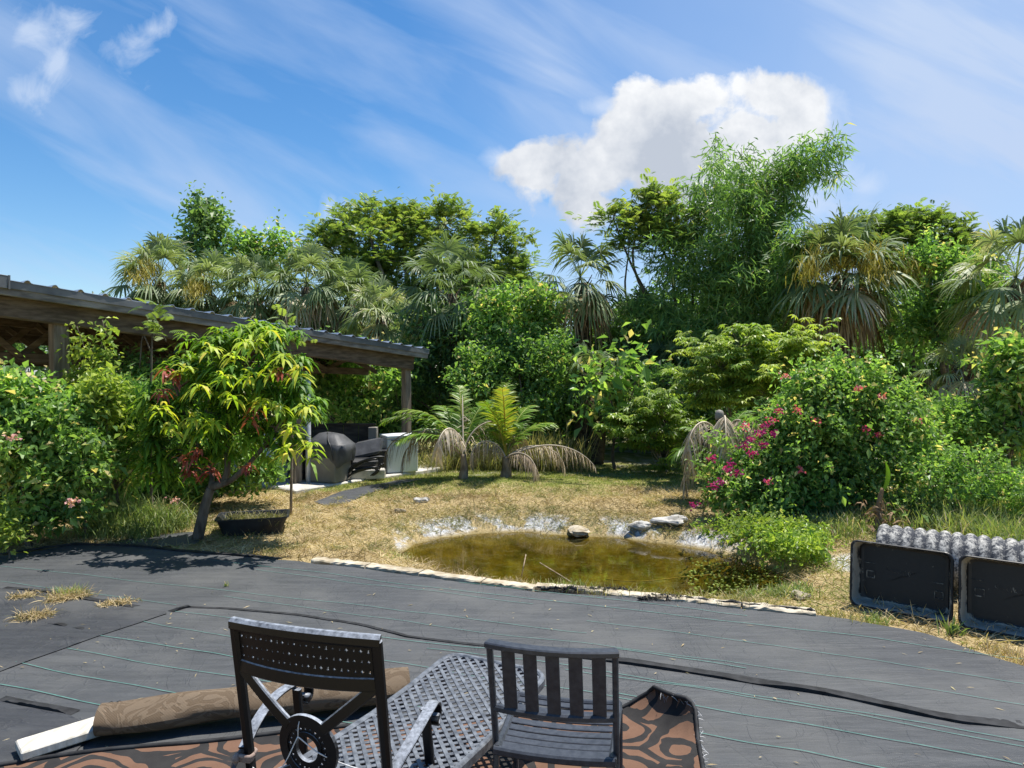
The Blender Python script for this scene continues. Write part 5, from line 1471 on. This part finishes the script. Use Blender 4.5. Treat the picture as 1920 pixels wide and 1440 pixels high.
def left_plants():
    # mound of leafy shrubs at the left, three neighbouring bushes
    hb = 'bushes at the left edge'
    tree('hedge_bush', 'large heart-leaved bush at the left edge in front of the post', 'bush', [(30, 770, 65, 55), (95, 815, 66, 60), (30, 870, 70, 70), (95, 900, 70, 66), (5, 735, 44, 30), (40, 960, 70, 50), (150, 870, 50, 50), (66, 745, 26, 30), (120, 960, 60, 40), (-30, 820, 60, 120), (60, 840, 90, 80)], 7.9, 1250, 'ovate', .085, 'broad', tint=(.2, 1), k=13, r0=.04, ntw=30, group=hb)
    tree('hedge_bush', 'bright yellow-green bush around the foot of the wooden post', 'bush', [(170, 765, 32, 22), (195, 735, 24, 24), (100, 775, 24, 18), (160, 790, 44, 30), (200, 760, 30, 30)], 8.3, 260, 'ovate', .085, 'lime', tint=(.45, 1), k=11, r0=.02, ntw=20, group=hb)
    tree('hedge_bush', 'greyish fine-leaved bush between the left bush and the mango', 'bush', [(230, 770, 50, 40), (260, 740, 40, 34), (215, 830, 50, 44), (275, 810, 40, 54), (230, 880, 50, 40), (190, 820, 40, 40)], 8.9, 520, 'lance', .15, 'broad', tint=(.3, .95), k=12, r0=.025, ntw=20, group=hb)
    tree('hedge_bush', 'dark bush in the shade behind the mango tree', 'bush', [(330, 850, 60, 60), (430, 860, 70, 50), (485, 890, 44, 34), (390, 920, 60, 30), (235, 700, 60, 40), (310, 760, 60, 70), (350, 910, 60, 40), (280, 900, 50, 50)], 10.3, 760, 'ovate', .09, 'broad', tint=(.2, .9), k=13, r0=.03, ntw=40, group=hb)
    tree('hedge_bush', 'small yellow-green shrub at the far left corner of the sheet', 'bush', [(5, 985, 24, 26), (15, 1005, 22, 18)], 7.3, 70, 'ovate', .07, 'lime', tint=(.5, 1), k=8, r0=.012, ntw=10, group=hb)
    # vines on the post
    g = W(170, 740, 9.05); g0 = g * np.array([1, 1, 0]); root = thing('climbing_vine', 'heart-leaved vine hanging beside the wooden post', 'vine', g0)
    mb = MB(); ms = MB()
    for px0, y0, y1 in ((150, 612, 740), (200, 600, 700), (185, 640, 740), (140, 640, 740), (165, 660, 760)):
        q = np.array([W(px0 + 8 * math.sin(y * .05), y, 9.0) for y in np.linspace(y0, y1, 18)]); tube(ms, q, .006, 4)
        leafy(mb, q, nrm(np.tile(np.array([0, -1, .2]), (18, 1)) + rng.normal(size=(18, 3)) * .4), 'ovate', .085, np.full(18, .7), .2, 6)
    q = np.array([g0, W(165, 800, 9.0)]); tube(ms, q, .012, 5)
    mb.build('leaves', M['lime'], root); ms.build('stem', M['bark'], root)
    # sapling with ferny leaves before the roof
    g = G(285, 990); root = thing('sapling', 'thin sapling with ferny leaves reaching the roof edge', 'tree', g); d = g[1]
    ms = MB(); q = spline([g, W(282, 800, d), W(285, 640, d), W(287, 585, d)], 6); tube(ms, q, np.linspace(.02, .006, len(q)), 5)
    tube(ms, spline([W(283, 660, d), W(268, 630, d), W(262, 690, d)], 4), .008, 5); tube(ms, spline([W(284, 640, d), W(300, 620, d), W(312, 640, d)], 4), .007, 5)
    ms.build('trunk', M['bark'], root)
    mb = MB(); Q = np.array([W(a, b, d) for a, b in ((287, 580), (290, 600), (300, 612), (275, 605), (270, 622), (310, 625), (285, 590))]); leafy(mb, Q, nrm(rng.normal(size=Q.shape) * .5 + UP * .3), 'pinnate', .24, np.full(len(Q), .55), .12, 3); mb.build('crown', M['feather'], root)
    # second tall sapling over the roof, behind the mango top
    g = W(545, 900, 9.6) * np.array([1, 1, 0]); root = thing('sapling', 'tall ferny sapling rising past the roof behind the mango top', 'tree', g); d = 9.6
    ms = MB(); q = spline([g, W(548, 760, d), W(545, 660, d), W(535, 592, d)], 6); tube(ms, q, np.linspace(.022, .006, len(q)), 5); ms.build('trunk', M['palebark'], root)
    mb = MB(); Q = np.array([W(a, b, d) for a, b in ((535, 585), (522, 600), (545, 605), (530, 618), (555, 625), (540, 640), (565, 645))]); leafy(mb, Q, nrm(rng.normal(size=Q.shape) * .5 + UP * .2), 'pinnate', .18, np.full(len(Q), .6), .12, 3); mb.build('crown', M['feather'], root)
    # pale flowers
    for px, py, d, lab in ((25, 820, 6.9, 'pale pink flower cluster on the left bush, near the left edge'), (135, 940, 7.0, 'pale pink flower cluster low on the left bush'), (325, 938, 8.7, 'pale pink flower cluster beside the green grass clump')):
        c = W(px, py, d); n = 24; mb = MB(); Pp = c + rng.normal(size=(n, 3)) * np.array([.036, .026, .02])
        diamond(mb, Pp, nrm(rvec(n) + np.array([0, -.4, .3])), rvec(n), .04, .032, rng.random(n), fold=.3)
        tag(mb.build('flower_cluster', M['paleflower'], origin=c), lab, 'flowers')


left_plants()


def grass_clump(name, label, pts, n, L, w, mat, droop=.6, spread=.25, tint=(.5, .22), kind=None, cat='grass', flare=.45, group=None):
    """pts: list of ground points"""
    P = np.array(pts)[rng.integers(0, len(pts), n)] + np.column_stack([rng.normal(size=n) * spread, rng.normal(size=n) * spread * .7, np.zeros(n)])
    fy = np.interp(P[:, 0], FARW[:, 0], FARW[:, 1])
    P[:, 2] = np.where(P[:, 1] < fy, und(P[:, 0], P[:, 1]) + .004, gz(P[:, 0], P[:, 1]) - .01)
    mb = MB(); strips(mb, P, nrm(rvec(n) * flare + UP), rvec(n), L * rng.uniform(.55, 1.15, n), w, np.clip(rng.normal(tint[0], tint[1], n), 0, 1), droop=droop * rng.uniform(.4, 1.5, n), ts=(0, .3, .65, 1), ws=(.7, 1, .7, .05))
    o = mb.build(name, M[mat], origin=P.mean(0) * np.array([1, 1, 0])); tag(o, label, cat, group, kind); return o


grass_clump('grass_clump', 'lush green grass clump left of the mango tree', [G(205, 1000), G(240, 1000), G(275, 996), G(225, 990), G(300, 990)], 3200, .86, .010, 'tallgrass', .75, .16, (.42, .2))
grass_clump('grass_clump', 'tall thin grass behind the left bush', [G(210, 935), G(250, 930), G(285, 925)], 1100, 1.35, .010, 'tallgrass', .6, .25, (.4, .2))
grass_clump('grass_clump', 'straw coloured grass by the pale flowers', [G(310, 975), G(335, 965), G(300, 965)], 700, .42, .008, 'drygrass', .6, .14, (.65, .2))
grass_clump('reed_clump', 'tall dry reeds behind the right coconut palm', [G(1000, 880), G(1030, 878), G(1060, 880), G(980, 878)], 1300, 1.35, .016, 'drygrass', .45, .22, (.5, .25))
grass_clump('reed_clump', 'dry reeds between the two coconut palms', [G(850, 878), G(900, 877), G(940, 878), G(810, 880)], 1100, 1.0, .014, 'drygrass', .5, .26, (.45, .22))
grass_clump('grass_clump', 'tangled brown grass under the large dense bush by the screen', [G(560, 868), G(620, 866), G(690, 866), G(740, 868)], 900, 1.2, .014, 'drygrass', .6, .35, (.4, .22))
for k, (pp, lab) in enumerate((([G(1770, 950), G(1800, 935), G(1745, 920)], 'tall grass directly behind the drain pipe'), ([G(1850, 975), G(1890, 960), G(1920, 990)], 'tall grass at the right edge behind the drain pipe'),
                               ([G(1780, 890), G(1830, 880), G(1880, 890), G(1920, 900)], 'tall weedy grass on the rise at the right'), ([G(1720, 880), G(1760, 872), G(1800, 868), G(1850, 866), G(1900, 868)], 'yellowish grass between the flowering bush and the right edge'), ([G(1760, 955), G(1800, 965), G(1850, 960), G(1900, 950), G(1830, 920), G(1900, 915), G(1720, 1000), G(1770, 1010), G(1820, 1022), G(1870, 1035), G(1915, 1045), G(1920, 1000), G(1860, 1000)], 'dense mid-height grass covering the rise at the right'), ([G(1660, 985), G(1690, 965), G(1720, 945), G(1700, 925), G(1740, 960), G(1640, 1000)], 'brown dried weeds on the slope left of the pipe'), ([G(1560, 1015), G(1600, 1005), G(1640, 1010), G(1540, 1000)], 'mixed weeds at the foot of the flowering bush'))):
    grass_clump('grass_clump', lab, pp, (2600, 2600, 2600, 2600, 9000, 2600, 1600)[k], (.62, .75, 1.15, .8, .55, .34, .30)[k], .010, 'drygrass' if k == 5 else 'tallgrass', .5, .26 if k != 5 else .2, (.55, .22))
tree('weedy_shrub', 'weedy shrub on the rise behind the right grass', 'bush', [(1780, 800, 60, 50), (1850, 820, 70, 60), (1910, 830, 60, 70), (1740, 790, 40, 40), (1800, 870, 80, 40)], 10.2, 620, 'ovate', .075, 'broad', tint=(.25, .9), k=12, r0=.03, ntw=20)
tree('weedy_shrub', 'tangled leafy weeds just behind the drain pipe', 'bush', [(1790, 915, 70, 40), (1870, 930, 70, 46), (1740, 890, 44, 36), (1920, 940, 50, 50), (1830, 880, 80, 44), (1700, 950, 40, 24), (1770, 960, 50, 24)], 8.4, 420, 'ovate', .06, 'broad', tint=(.15, .95), k=10, r0=.015, ntw=60)
grass_clump('weed_tuft', 'green weed tuft growing under the first tub', [G(1650, 1165), G(1640, 1160)], 160, .17, .006, 'tallgrass', .5, .05, (.5, .2), cat='weed')
grass_clump('weed_tuft', 'green weed growing between the two tubs', [G(1785, 1185)], 40, .26, .013, 'tallgrass', .4, .03, (.3, .15), cat='weed')
grass_clump('weed_tuft', 'dry tuft at the sheet edge before the first tub', [G(1540, 1145), G(1570, 1150), G(1610, 1160)], 320, .12, .005, 'drygrass', .5, .08, (.6, .2), cat='weed')
grass_clump('weed_tuft', 'straw heap at the sheet edge under the second tub', [G(1860, 1215), G(1890, 1225), G(1915, 1235)], 420, .13, .006, 'straw', .5, .08, (.5, .2), cat='weed')
grass_clump('grass_clump', 'fringe of dry straw overhanging the pale edging blocks', [G(a, 1046 + (a - 600) * .118) for a in range(600, 1010, 14)], 1500, .11, .006, 'straw', .7, .06, (.45, .25), flare=.9)
grass_clump('grass_clump', 'weeds leaning over the right end of the pond', [G(1400, 1108), G(1440, 1106), G(1480, 1112), G(1500, 1104)], 900, .22, .008, 'tallgrass', .7, .09, (.5, .25))
grass_clump('grass_clump', 'pale dry grass tuft on the near pond edge', [G(965, 1090), G(980, 1092), G(950, 1090)], 420, .16, .005, 'straw', .6, .06, (.6, .2))
grass_clump('grass_clump', 'thin green grass at the near pond edge', [G(1030, 1095), G(1060, 1100), G(1090, 1102)], 350, .22, .005, 'tallgrass', .5, .1, (.55, .2))
grass_clump('grass_clump', 'long dry grass at the near right pond edge', [G(1130, 1112), G(1180, 1112), G(1240, 1118), G(1300, 1122), G(1370, 1126), G(1430, 1128)], 900, .20, .005, 'drygrass', .7, .10, (.75, .2))


def rocks():
    for k, (px, py, s, lab) in enumerate(((1690, 895, .13, 'pale rock leftmost in the pile by the flowering bush'), (1730, 893, .15, 'grey rock in the middle of the pile right of the flowering bush'), (1752, 905, .12, 'pale rock rightmost in the pile behind the pipe'),
                                          (1712, 915, .11, 'low rock at the front of the pile'), (750, 962, .06, 'small white rock on the straw left of the bank'), (790, 950, .08, 'dark topped rock at the left end of the white bank'),
                                          (1258, 1004, .17, 'flat ledge rock at the far right pond edge'), (1200, 1003, .14, 'thin slab rock at the far pond edge'), (1085, 1000, .15, 'white boulder in the far pond bank'), (1500, 1117, .07, 'white rock at the sheet corner by the green plants'))):
        g = G(px, py, -.19 if 1040 < px < 1300 else 0); z = float(gz(g[0], g[1])[0]); n, m = 14, 9; V = []
        for i in range(m):
            for j in range(n):
                a, b = PI * i / (m - 1), 2 * PI * j / n
                p = np.array([math.sin(a) * math.cos(b), math.sin(a) * math.sin(b), math.cos(a)]); q = 1 + .25 * math.sin(p[0] * 4 + k) + .2 * math.cos(p[1] * 5 + k * 2) + rng.normal() * .05
                V.append(p * q * s * np.array([1.25, .9, .55 if px not in (1258, 1200, 1085) else .32]))
        V = np.array(V) + np.array([g[0], g[1], z + s * .3]); i = np.arange(n); j = (i + 1) % n
        mb = MB(); mb.add(V, [np.concatenate([np.stack([r * n + i, (r + 1) * n + i, (r + 1) * n + j, r * n + j], 1) for r in range(m - 1)])])
        tag(mb.build('rock', M['rock' if k not in (4, 8, 9) else 'kerb'], origin=(g[0], g[1], z)), lab, 'rock', 'rocks round the pond and bush')


rocks()


def banana_leaf():
    g = G(1650, 985, .15); g[1] -= .9; g[0] -= .35; g = W(1648, 965, 8.1)
    root = thing('banana_plant', 'withered banana plant with one yellow-green leaf', 'plant', g)
    mb = MB(); q = spline([g - UP * .15, g + UP * .12, W(1655, 915, 8.1)], 5); tube(mb, q, np.linspace(.045, .02, len(q)), 8)
    n = 60; P = g + rng.normal(size=(n, 3)) * .07; strips(mb, P, nrm(rvec(n) + UP * .2), rvec(n), rng.uniform(.12, .34, n), .03, .4, droop=.7); mb.build('dead_stalk', M['deadfan'], root)
    V = []; s = W(1655, 915, 8.1); e = W(1654, 862, 8.05)
    for i in range(12):
        t = i / 11; c = s + (e - s) * t + np.array([.09 * math.sin(t * PI) * .4, -.05 * t, 0]); w = .030 * math.sin(PI * min(1, t * .9 + .08)) ** .7
        for v in (-1, 0, 1): V.append(c + np.array([v * w, -.03 * abs(v), -.02 * abs(v)]))
    mb = MB(); gridmesh(mb, np.array(V), 12, 3, 0, .12); mb.build('leaf', M['coco'], root)


banana_leaf()


# ------------------------------------------------------------------ stuff nobody could count
def scatter_ground():
    def field(n, x0, x1, y0, y1):
        P = np.column_stack([rng.uniform(x0, x1, n), rng.uniform(y0, y1, n)])
        fy = np.interp(P[:, 0], FARW[:, 0], FARW[:, 1]); sd = polysd(P[:, 0], P[:, 1], POND)
        return P, P[:, 1] - fy, sd
    P, ed, sd = field(240000, -7.5, 7.5, 5.0, 15.0)
    e2 = sd + (fbm(P[:, 0] * 2.2, P[:, 1] * 2.2 + 9, 3) - .5) * .22
    slab = (np.hypot(P[:, 0], 0) < -1)
    strip_ = polysd(P[:, 0], P[:, 1], np.array([G(a, b)[:2] for a, b in [(588, 940), (640, 925), (700, 915), (745, 907), (800, 909), (760, 917), (700, 928), (650, 944), (610, 946)]])) < .0
    strip2 = polysd(P[:, 0], P[:, 1], np.array([G(a, b)[:2] for a, b in [(205, 1016), (250, 1005), (300, 1000), (350, 997), (378, 1000), (372, 1016), (320, 1022), (250, 1022)]])) < 0
    z = gz(P[:, 0], P[:, 1])
    bank = (e2 > 0) & (e2 < .36) & (P[:, 1] > 8.4)
    keep = (ed > .03 + .12 * rng.random(len(P))) & (e2 > .03) & ~strip_ & ~strip2 & ~(bank & (rng.random(len(P)) < .8)) & (fbm(P[:, 0] * 3, P[:, 1] * 3, 2) + rng.random(len(P)) * .4 > .38)
    P = P[keep]; z = z[keep]; n = len(P)
    lawn = sstep(.42, .62, fbm(P[:, 0] * .55 + 7, P[:, 1] * .55, 3) * .5 + .5 * sstep(10.6, 12.2, P[:, 1])) * sstep(9.8, 11.4, P[:, 1])
    isl = rng.random(n) < lawn
    Q = np.column_stack([P, z - .004])
    a = Q[~isl]; k = len(a); dirs = nrm(rvec(k) * np.array([1, 1, .25]) + UP * rng.uniform(.05, .8, k)[:, None])
    gp = sstep(.55, .7, fbm(a[:, 0] * .9 + 31, a[:, 1] * .9, 3))
    t = np.clip(rng.normal(.5, .28, k), 0, .9); t[rng.random(k) < gp * .7] = 1.0; br = sstep(.5, .66, fbm(a[:, 0] * 1.6 + 3, a[:, 1] * 1.6 + 8, 3)); t = np.where(t < .95, t * (1 - .75 * br), t)
    mb = MB(); strips(mb, a, dirs, rvec(k), rng.uniform(.06, .22, k), rng.uniform(.003, .0085, k), t, ts=(0, .5, 1), ws=(1, .9, .1), droop=rng.uniform(.1, .5, k)); o = mb.build('dry_grass', M['straw']); o['kind'] = 'stuff'; tag(o, 'short straw-coloured dried grass round the pond', 'grass')
    a = Q[isl]; k = len(a)
    mb = MB(); strips(mb, a, nrm(rvec(k) * .6 + UP), rvec(k), rng.uniform(.03, .085, k), .006, np.clip(rng.normal(.45, .22, k), 0, 1), ts=(0, .5, 1), ws=(1, .9, .1), droop=.3); o = mb.build('lawn_grass', M['lawn']); o['kind'] = 'stuff'; tag(o, 'short green-brown mown grass behind the coconut palms', 'grass')
    ct, ed, sd = field(900, -6.5, 6, 6, 13.5); ok = (ed > .25) & (sd > .25); ct = ct[ok][:330]; nb = 60
    Pb = np.repeat(ct, nb, 0) + rng.normal(size=(len(ct) * nb, 2)) * .045; zz = gz(Pb[:, 0], Pb[:, 1]); n = len(Pb); Lb = np.repeat(rng.uniform(.07, .24, len(ct)), nb); tb = np.repeat(rng.random(len(ct)), nb)
    mb = MB(); strips(mb, np.column_stack([Pb, zz - .005]), nrm(rvec(n) * .8 + UP), rvec(n), Lb * rng.uniform(.5, 1.1, n), .0055, np.clip(tb * .8 + rng.normal(size=n) * .15, 0, 1), droop=rng.uniform(.3, .9, n)); o = mb.build('grass_tufts', M['drygrass']); o['kind'] = 'stuff'; tag(o, 'taller half-dry grass tufts dotted over the straw', 'grass')
    # far grass mat near the bank: longer and hanging over the lime bank
    P, ed, sd = field(60000, -3, 6, 8.5, 12); k = (sd > .22) & (sd < .75) & (P[:, 1] > 8.8); P = P[k]; n = len(P)
    Q = np.column_stack([P, gz(P[:, 0], P[:, 1])]); mb = MB(); strips(mb, Q, nrm(rvec(n) * .9 + np.array([0, -.7, .5])), rvec(n), rng.uniform(.08, .2, n), .005, np.clip(rng.normal(.35, .25, n), 0, .9), droop=rng.uniform(.3, .9, n)); o = mb.build('bank_grass', M['drygrass']); o['kind'] = 'stuff'; tag(o, 'brownish grass hanging over the white pond bank', 'grass')
    # pond surface litter: duckweed flecks and thin stems
    n = 330; gx = 1480 - 190 * rng.random(n) ** 1.6; gy = rng.uniform(1045, 1112, n); P = np.array([G(a, b, WZ + .006) for a, b in zip(gx, gy)]); P = P[polysd(P[:, 0], P[:, 1], POND) < .1]; n = len(P)
    mb = MB(); diamond(mb, P, nrm(rvec(n) * np.array([1, 1, .05])), np.tile(UP, (n, 1)), .036, .026, .7, fold=.05, bend=0); o = mb.build('floating_leaves', M['lime']); o['kind'] = 'stuff'; tag(o, 'small floating leaves on the right of the pond', 'floating leaves')
    # litter on the sheet
    n = 230; P = np.column_stack([rng.uniform(-3.5, 3.8, n), rng.uniform(2.6, 6.3, n)]); fy = np.interp(P[:, 0], FARW[:, 0], FARW[:, 1]); P = P[P[:, 1] < fy - .1]; n = len(P)
    Q = np.column_stack([P, und(P[:, 0], P[:, 1]) + .008]); mb = MB(); diamond(mb, Q, nrm(rvec(n) * np.array([1, 1, .08])), nrm(UP + rvec(n) * .3), rng.uniform(.015, .07, n), rng.uniform(.003, .010, n), np.clip(rng.normal(.6, .25, n), 0, .9), bend=0); o = mb.build('leaf_litter', M['straw']); o['kind'] = 'stuff'; tag(o, 'scattered bits of dry leaf and straw on the ground sheet', 'litter')
    # woodland behind everything
    mb = MB(); bl = []
    for x in np.arange(-200, 2150, 70):
        top = 600 + 25 * math.sin(x * .02) + (30 if x < 500 else 0)
        bl.append((x, top + 40, 75, 55, rng.uniform(-2, 2))); bl.append((x + 30, top + 130, 80, 70, rng.uniform(-2, 2))); bl.append((x, top + 210, 80, 70, rng.uniform(-2, 1)))
    for x in np.arange(-420, 480, 60):
        bl.append((x, 650, 70, 44, -2.0)); bl.append((x + 30, 640, 70, 40, 1.5))
    crown(bl, 23, 3300, 'ovate', .26, .8, (.1, .6), 11, .2, mb=mb)
    bl = [(x, 800 + rng.normal() * 10, 70, 60, rng.uniform(-.6, 1)) for x in range(600, 2100, 60)] + [(x, 690 + rng.normal() * 14, 70, 60, rng.uniform(-.4, 1)) for x in range(1040, 2100, 55)] + [(x, 620 + rng.normal() * 14, 70, 50, rng.uniform(.4, 2)) for x in range(1200, 2050, 60)]
    bl = [(b[0], b[1], b[2] * 1.25, b[3] * 1.25, b[4]) for b in bl]
    m2 = MB(); crown(bl, 18.2, 5200, 'ovate', .16, .7, (.1, .7), 11, .2, mb=m2)
    o = m2.build('undergrowth', M['broad']); o['kind'] = 'stuff'; tag(o, 'tangled leafy undergrowth between the palm trunks', 'undergrowth')
    o = mb.build('woods', M['dark']); o['kind'] = 'stuff'; tag(o, 'dim tangled woods behind the palms', 'woods')


scatter_ground()

# tufts growing through the sheet at left
for px, py, n, L, mat, lab in ((48, 1120, 190, .13, 'straw', 'small rusty grass tuft nearest the left edge on the sheet'), (125, 1124, 620, .19, 'straw', 'largest grass tuft on the sheet, half green'), (222, 1133, 240, .13, 'straw', 'flat dry tuft at the end of the dark sheet fold'), (64, 1160, 320, .16, 'straw', 'orange dry tuft over the lower fold of the dark sheet')):
    grass_clump('weed_tuft', lab, [G(px, py), G(px + 18, py - 3), G(px - 18, py + 3)], n, L, .006, mat, .6, .045, (.4, .2), cat='weed', flare=1.1, group='tufts growing through the sheet')
grass_clump('weed_tuft', 'green sprout on the dark sheet tuft', [G(135, 1120), G(150, 1116), G(120, 1122)], 260, .17, .005, 'tallgrass', .5, .03, (.6, .2), cat='weed', group='tufts growing through the sheet')
grass_clump('weed_tuft', 'tiny green sprout alone on the big sheet', [G(424, 1100)], 26, .07, .006, 'tallgrass', .4, .012, (.6, .2), cat='weed', group='tufts growing through the sheet')
grass_clump('weed_tuft', 'green tuft on the sheet strip near the mango', [G(245, 1014), G(265, 1013)], 160, .09, .007, 'tallgrass', .6, .06, (.7, .2), cat='weed', group='tufts growing through the sheet')
mb = MB()
for pts in ([(1012, 1055, .02), (1040, 1072, 0), (1072, 1092, -.05)], [(1135, 1086, -.3), (1200, 1090, -.28), (1300, 1080, -.3), (1390, 1075, -.3)], [(978, 1080, .0), (982, 1060, .12), (986, 1040, .16)]):
    tube(mb, spline([G(a, b, z) for a, b, z in pts], 6), .006, 4)
tag(mb.build('dry_stem', M['stick'], origin=G(1100, 1085, -.3)), 'pale dry stem lying across the pond water', 'stem')

# ------------------------------------------------------------------ sky, sun, camera
SUN = nrm(np.array([.27, .19, .945])); EL = math.asin(SUN[2]); AZ = math.atan2(SUN[0], SUN[1])


def build_world():
    w = bpy.data.worlds.new('World'); SC.world = w; w.use_nodes = True; nt = w.node_tree; nt.nodes.clear(); s = NT(nt)
    sky = s.n('ShaderNodeTexSky', sky_type='NISHITA'); sky.sun_disc = False; sky.sun_elevation = EL; sky.sun_rotation = AZ
    sky.air_density = 1.0; sky.dust_density = .4; sky.ozone_density = 2.2
    hs = s.n('ShaderNodeHueSaturation'); hs.inputs['Saturation'].default_value = 1.32; hs.inputs['Value'].default_value = .66; nt.links.new(sky.outputs[0], hs.inputs['Color'])
    tc = s.n('ShaderNodeTexCoord'); sx = s.n('ShaderNodeSeparateXYZ'); nt.links.new(tc.outputs['Generated'], sx.inputs[0])
    x, y, z = sx.outputs; ys = s.m('MAXIMUM', y, .05)
    u = s.m('DIVIDE', x, ys); v = s.m('DIVIDE', z, ys); front = s.rng(y, .05, .3)
    cb = s.n('ShaderNodeCombineXYZ'); s.put(cb.inputs[0], u); s.put(cb.inputs[1], v); uv = cb.outputs[0]
    n1 = s.noise(uv, 6.5, 10, .58, dist=.15); n2 = s.noise(uv, 3.2, 4, .5)
    # cumulus bank
    def blob(px, py, rx, ry):
        a = s.m('DIVIDE', s.m('SUBTRACT', u, (px - CX) / F), rx / F); b = s.m('DIVIDE', s.m('SUBTRACT', v, (HY - py) / F), ry / F)
        return s.m('SUBTRACT', 1.0, s.m('SQRT', s.m('ADD', s.m('MULTIPLY', a, a), s.m('MULTIPLY', b, b))))
    def union(bl):
        q = None
        for b in bl:
            t = blob(*b); q = t if q is None else s.m('SMOOTH_MAX', q, t, .25)
        return q
    cum = union([(1020, 305, 95, 62), (1110, 330, 130, 95), (1190, 240, 90, 100), (1250, 330, 150, 90), (1300, 190, 80, 48), (1400, 250, 120, 80), (1450, 185, 95, 66), (1495, 220, 66, 76), (1330, 320, 130, 60), (1110, 390, 80, 60), (1290, 285, 130, 90), (1420, 310, 110, 80)])
    hole = blob(1300, 238, 62, 20)
    cumd = s.m('SUBTRACT', s.m('ADD', cum, s.m('MULTIPLY', s.m('SUBTRACT', n1, .5), 2.9)), s.m('MULTIPLY', s.rng(hole, -.5, .6), .12))
    cmask = s.rng(cumd, .05, .30)
    n3 = s.noise(uv, 13, 8, .6, dist=.6)
    puf = union([(250, 90, 75, 75), (140, 45, 60, 50), (60, 60, 50, 60), (40, 170, 60, 50), (100, 120, 40, 40), (285, 55, 50, 40)])
    pmask = s.m('MULTIPLY', s.rng(s.m('ADD', puf, s.m('MULTIPLY', s.m('SUBTRACT', n3, .5), 4.2)), .25, 1.3), .55)
    lp = union([(628, 402, 44, 48), (640, 440, 40, 36), (1550, 330, 90, 60), (1620, 350, 60, 40), (1500, 380, 90, 50), (940, 300, 40, 30), (1130, 200, 60, 24), (1540, 200, 60, 60)])
    lmask = s.m('MULTIPLY', s.rng(s.m('ADD', lp, s.m('MULTIPLY', s.m('SUBTRACT', n3, .5), 2.2)), .05, .9), .6)
    # cirrus streaks, combed from upper left to lower right
    mp = s.n('ShaderNodeMapping'); nt.links.new(uv, mp.inputs[0]); mp.inputs['Rotation'].default_value = (0, 0, math.radians(27)); mp.inputs['Scale'].default_value = (1, 1, 1)
    m2 = s.n('ShaderNodeMapping'); nt.links.new(mp.outputs[0], m2.inputs[0]); m2.inputs['Scale'].default_value = (.75, 4.2, 1)
    c1 = s.noise(m2.outputs[0], 2.2, 7, .52, dist=.5)
    cir = s.m('MULTIPLY', s.rng(c1, .44, .72), s.rng(n2, .25, .65, .35, 1))
    veil = s.m('ADD', s.rng(u, -.18, .55, 0, .92), s.m('MULTIPLY', s.m('SUBTRACT', n2, .5), .55), clamp=True)
    veil = s.m('MULTIPLY', veil, s.rng(v, -.1, .5, 1, .75))
    thin = s.m('ADD', s.m('MULTIPLY', cir, .80), s.m('MULTIPLY', veil, .9), clamp=True)
    shade = s.noise(uv, 11, 6, .6)
    shade2 = s.noise(uv, 5.0, 5, .6)
    lit = s.rng(s.m('ADD', s.m('ADD', s.m('MULTIPLY', shade, .8), s.m('MULTIPLY', shade2, .8)), s.m('MULTIPLY', v, 1.1)), .98, 1.36)
    K = 1 / .15
    white = s.mix(lit, (.34 * K, .375 * K, .435 * K), (.61 * K, .62 * K, .635 * K))
    col_ = s.mix(s.m('MULTIPLY', thin, front), hs.outputs[0], (.335 * K, .42 * K, .575 * K))
    col_ = s.mix(s.m('MULTIPLY', s.m('MAXIMUM', pmask, lmask), front), col_, (.46 * K, .52 * K, .62 * K))
    col_ = s.mix(s.m('MULTIPLY', cmask, front), col_, white)
    bg = s.n('ShaderNodeBackground'); bg.inputs['Strength'].default_value = .15; nt.links.new(col_, bg.inputs[0])
    o = s.n('ShaderNodeOutputWorld'); nt.links.new(bg.outputs[0], o.inputs[0])


build_world()
ld = bpy.data.lights.new('sun', 'SUN'); ld.energy = 5.0; ld.angle = math.radians(.55); ld.color = (1, .955, .88)
lo = bpy.data.objects.new('sun', ld); COL.objects.link(lo); lo.rotation_euler = Vector(SUN).to_track_quat('Z', 'Y').to_euler(); lo.location = (3, 6, 12)
cd = bpy.data.cameras.new('camera'); cam = bpy.data.objects.new('camera', cd); COL.objects.link(cam)
cd.sensor_fit = 'HORIZONTAL'; cd.sensor_width = 36; cd.lens = 36 * F / 1920; cd.shift_y = -(720 - HY) / 1920; cd.clip_end = 3000; cd.clip_start = .05
cam.location = (0, 0, H); cam.rotation_euler = (math.radians(90), 0, 0); SC.camera = cam
SC.view_settings.view_transform = 'Standard'; SC.view_settings.look = 'None'; SC.view_settings.exposure = .68; SC.view_settings.gamma = 1
SC.cycles.max_bounces = 9; SC.cycles.transparent_max_bounces = 8; SC.cycles.diffuse_bounces = 6; SC.cycles.glossy_bounces = 3; SC.cycles.transmission_bounces = 7
SC.cycles.caustics_reflective = False; SC.cycles.caustics_refractive = False; SC.cycles.sample_clamp_indirect = 6
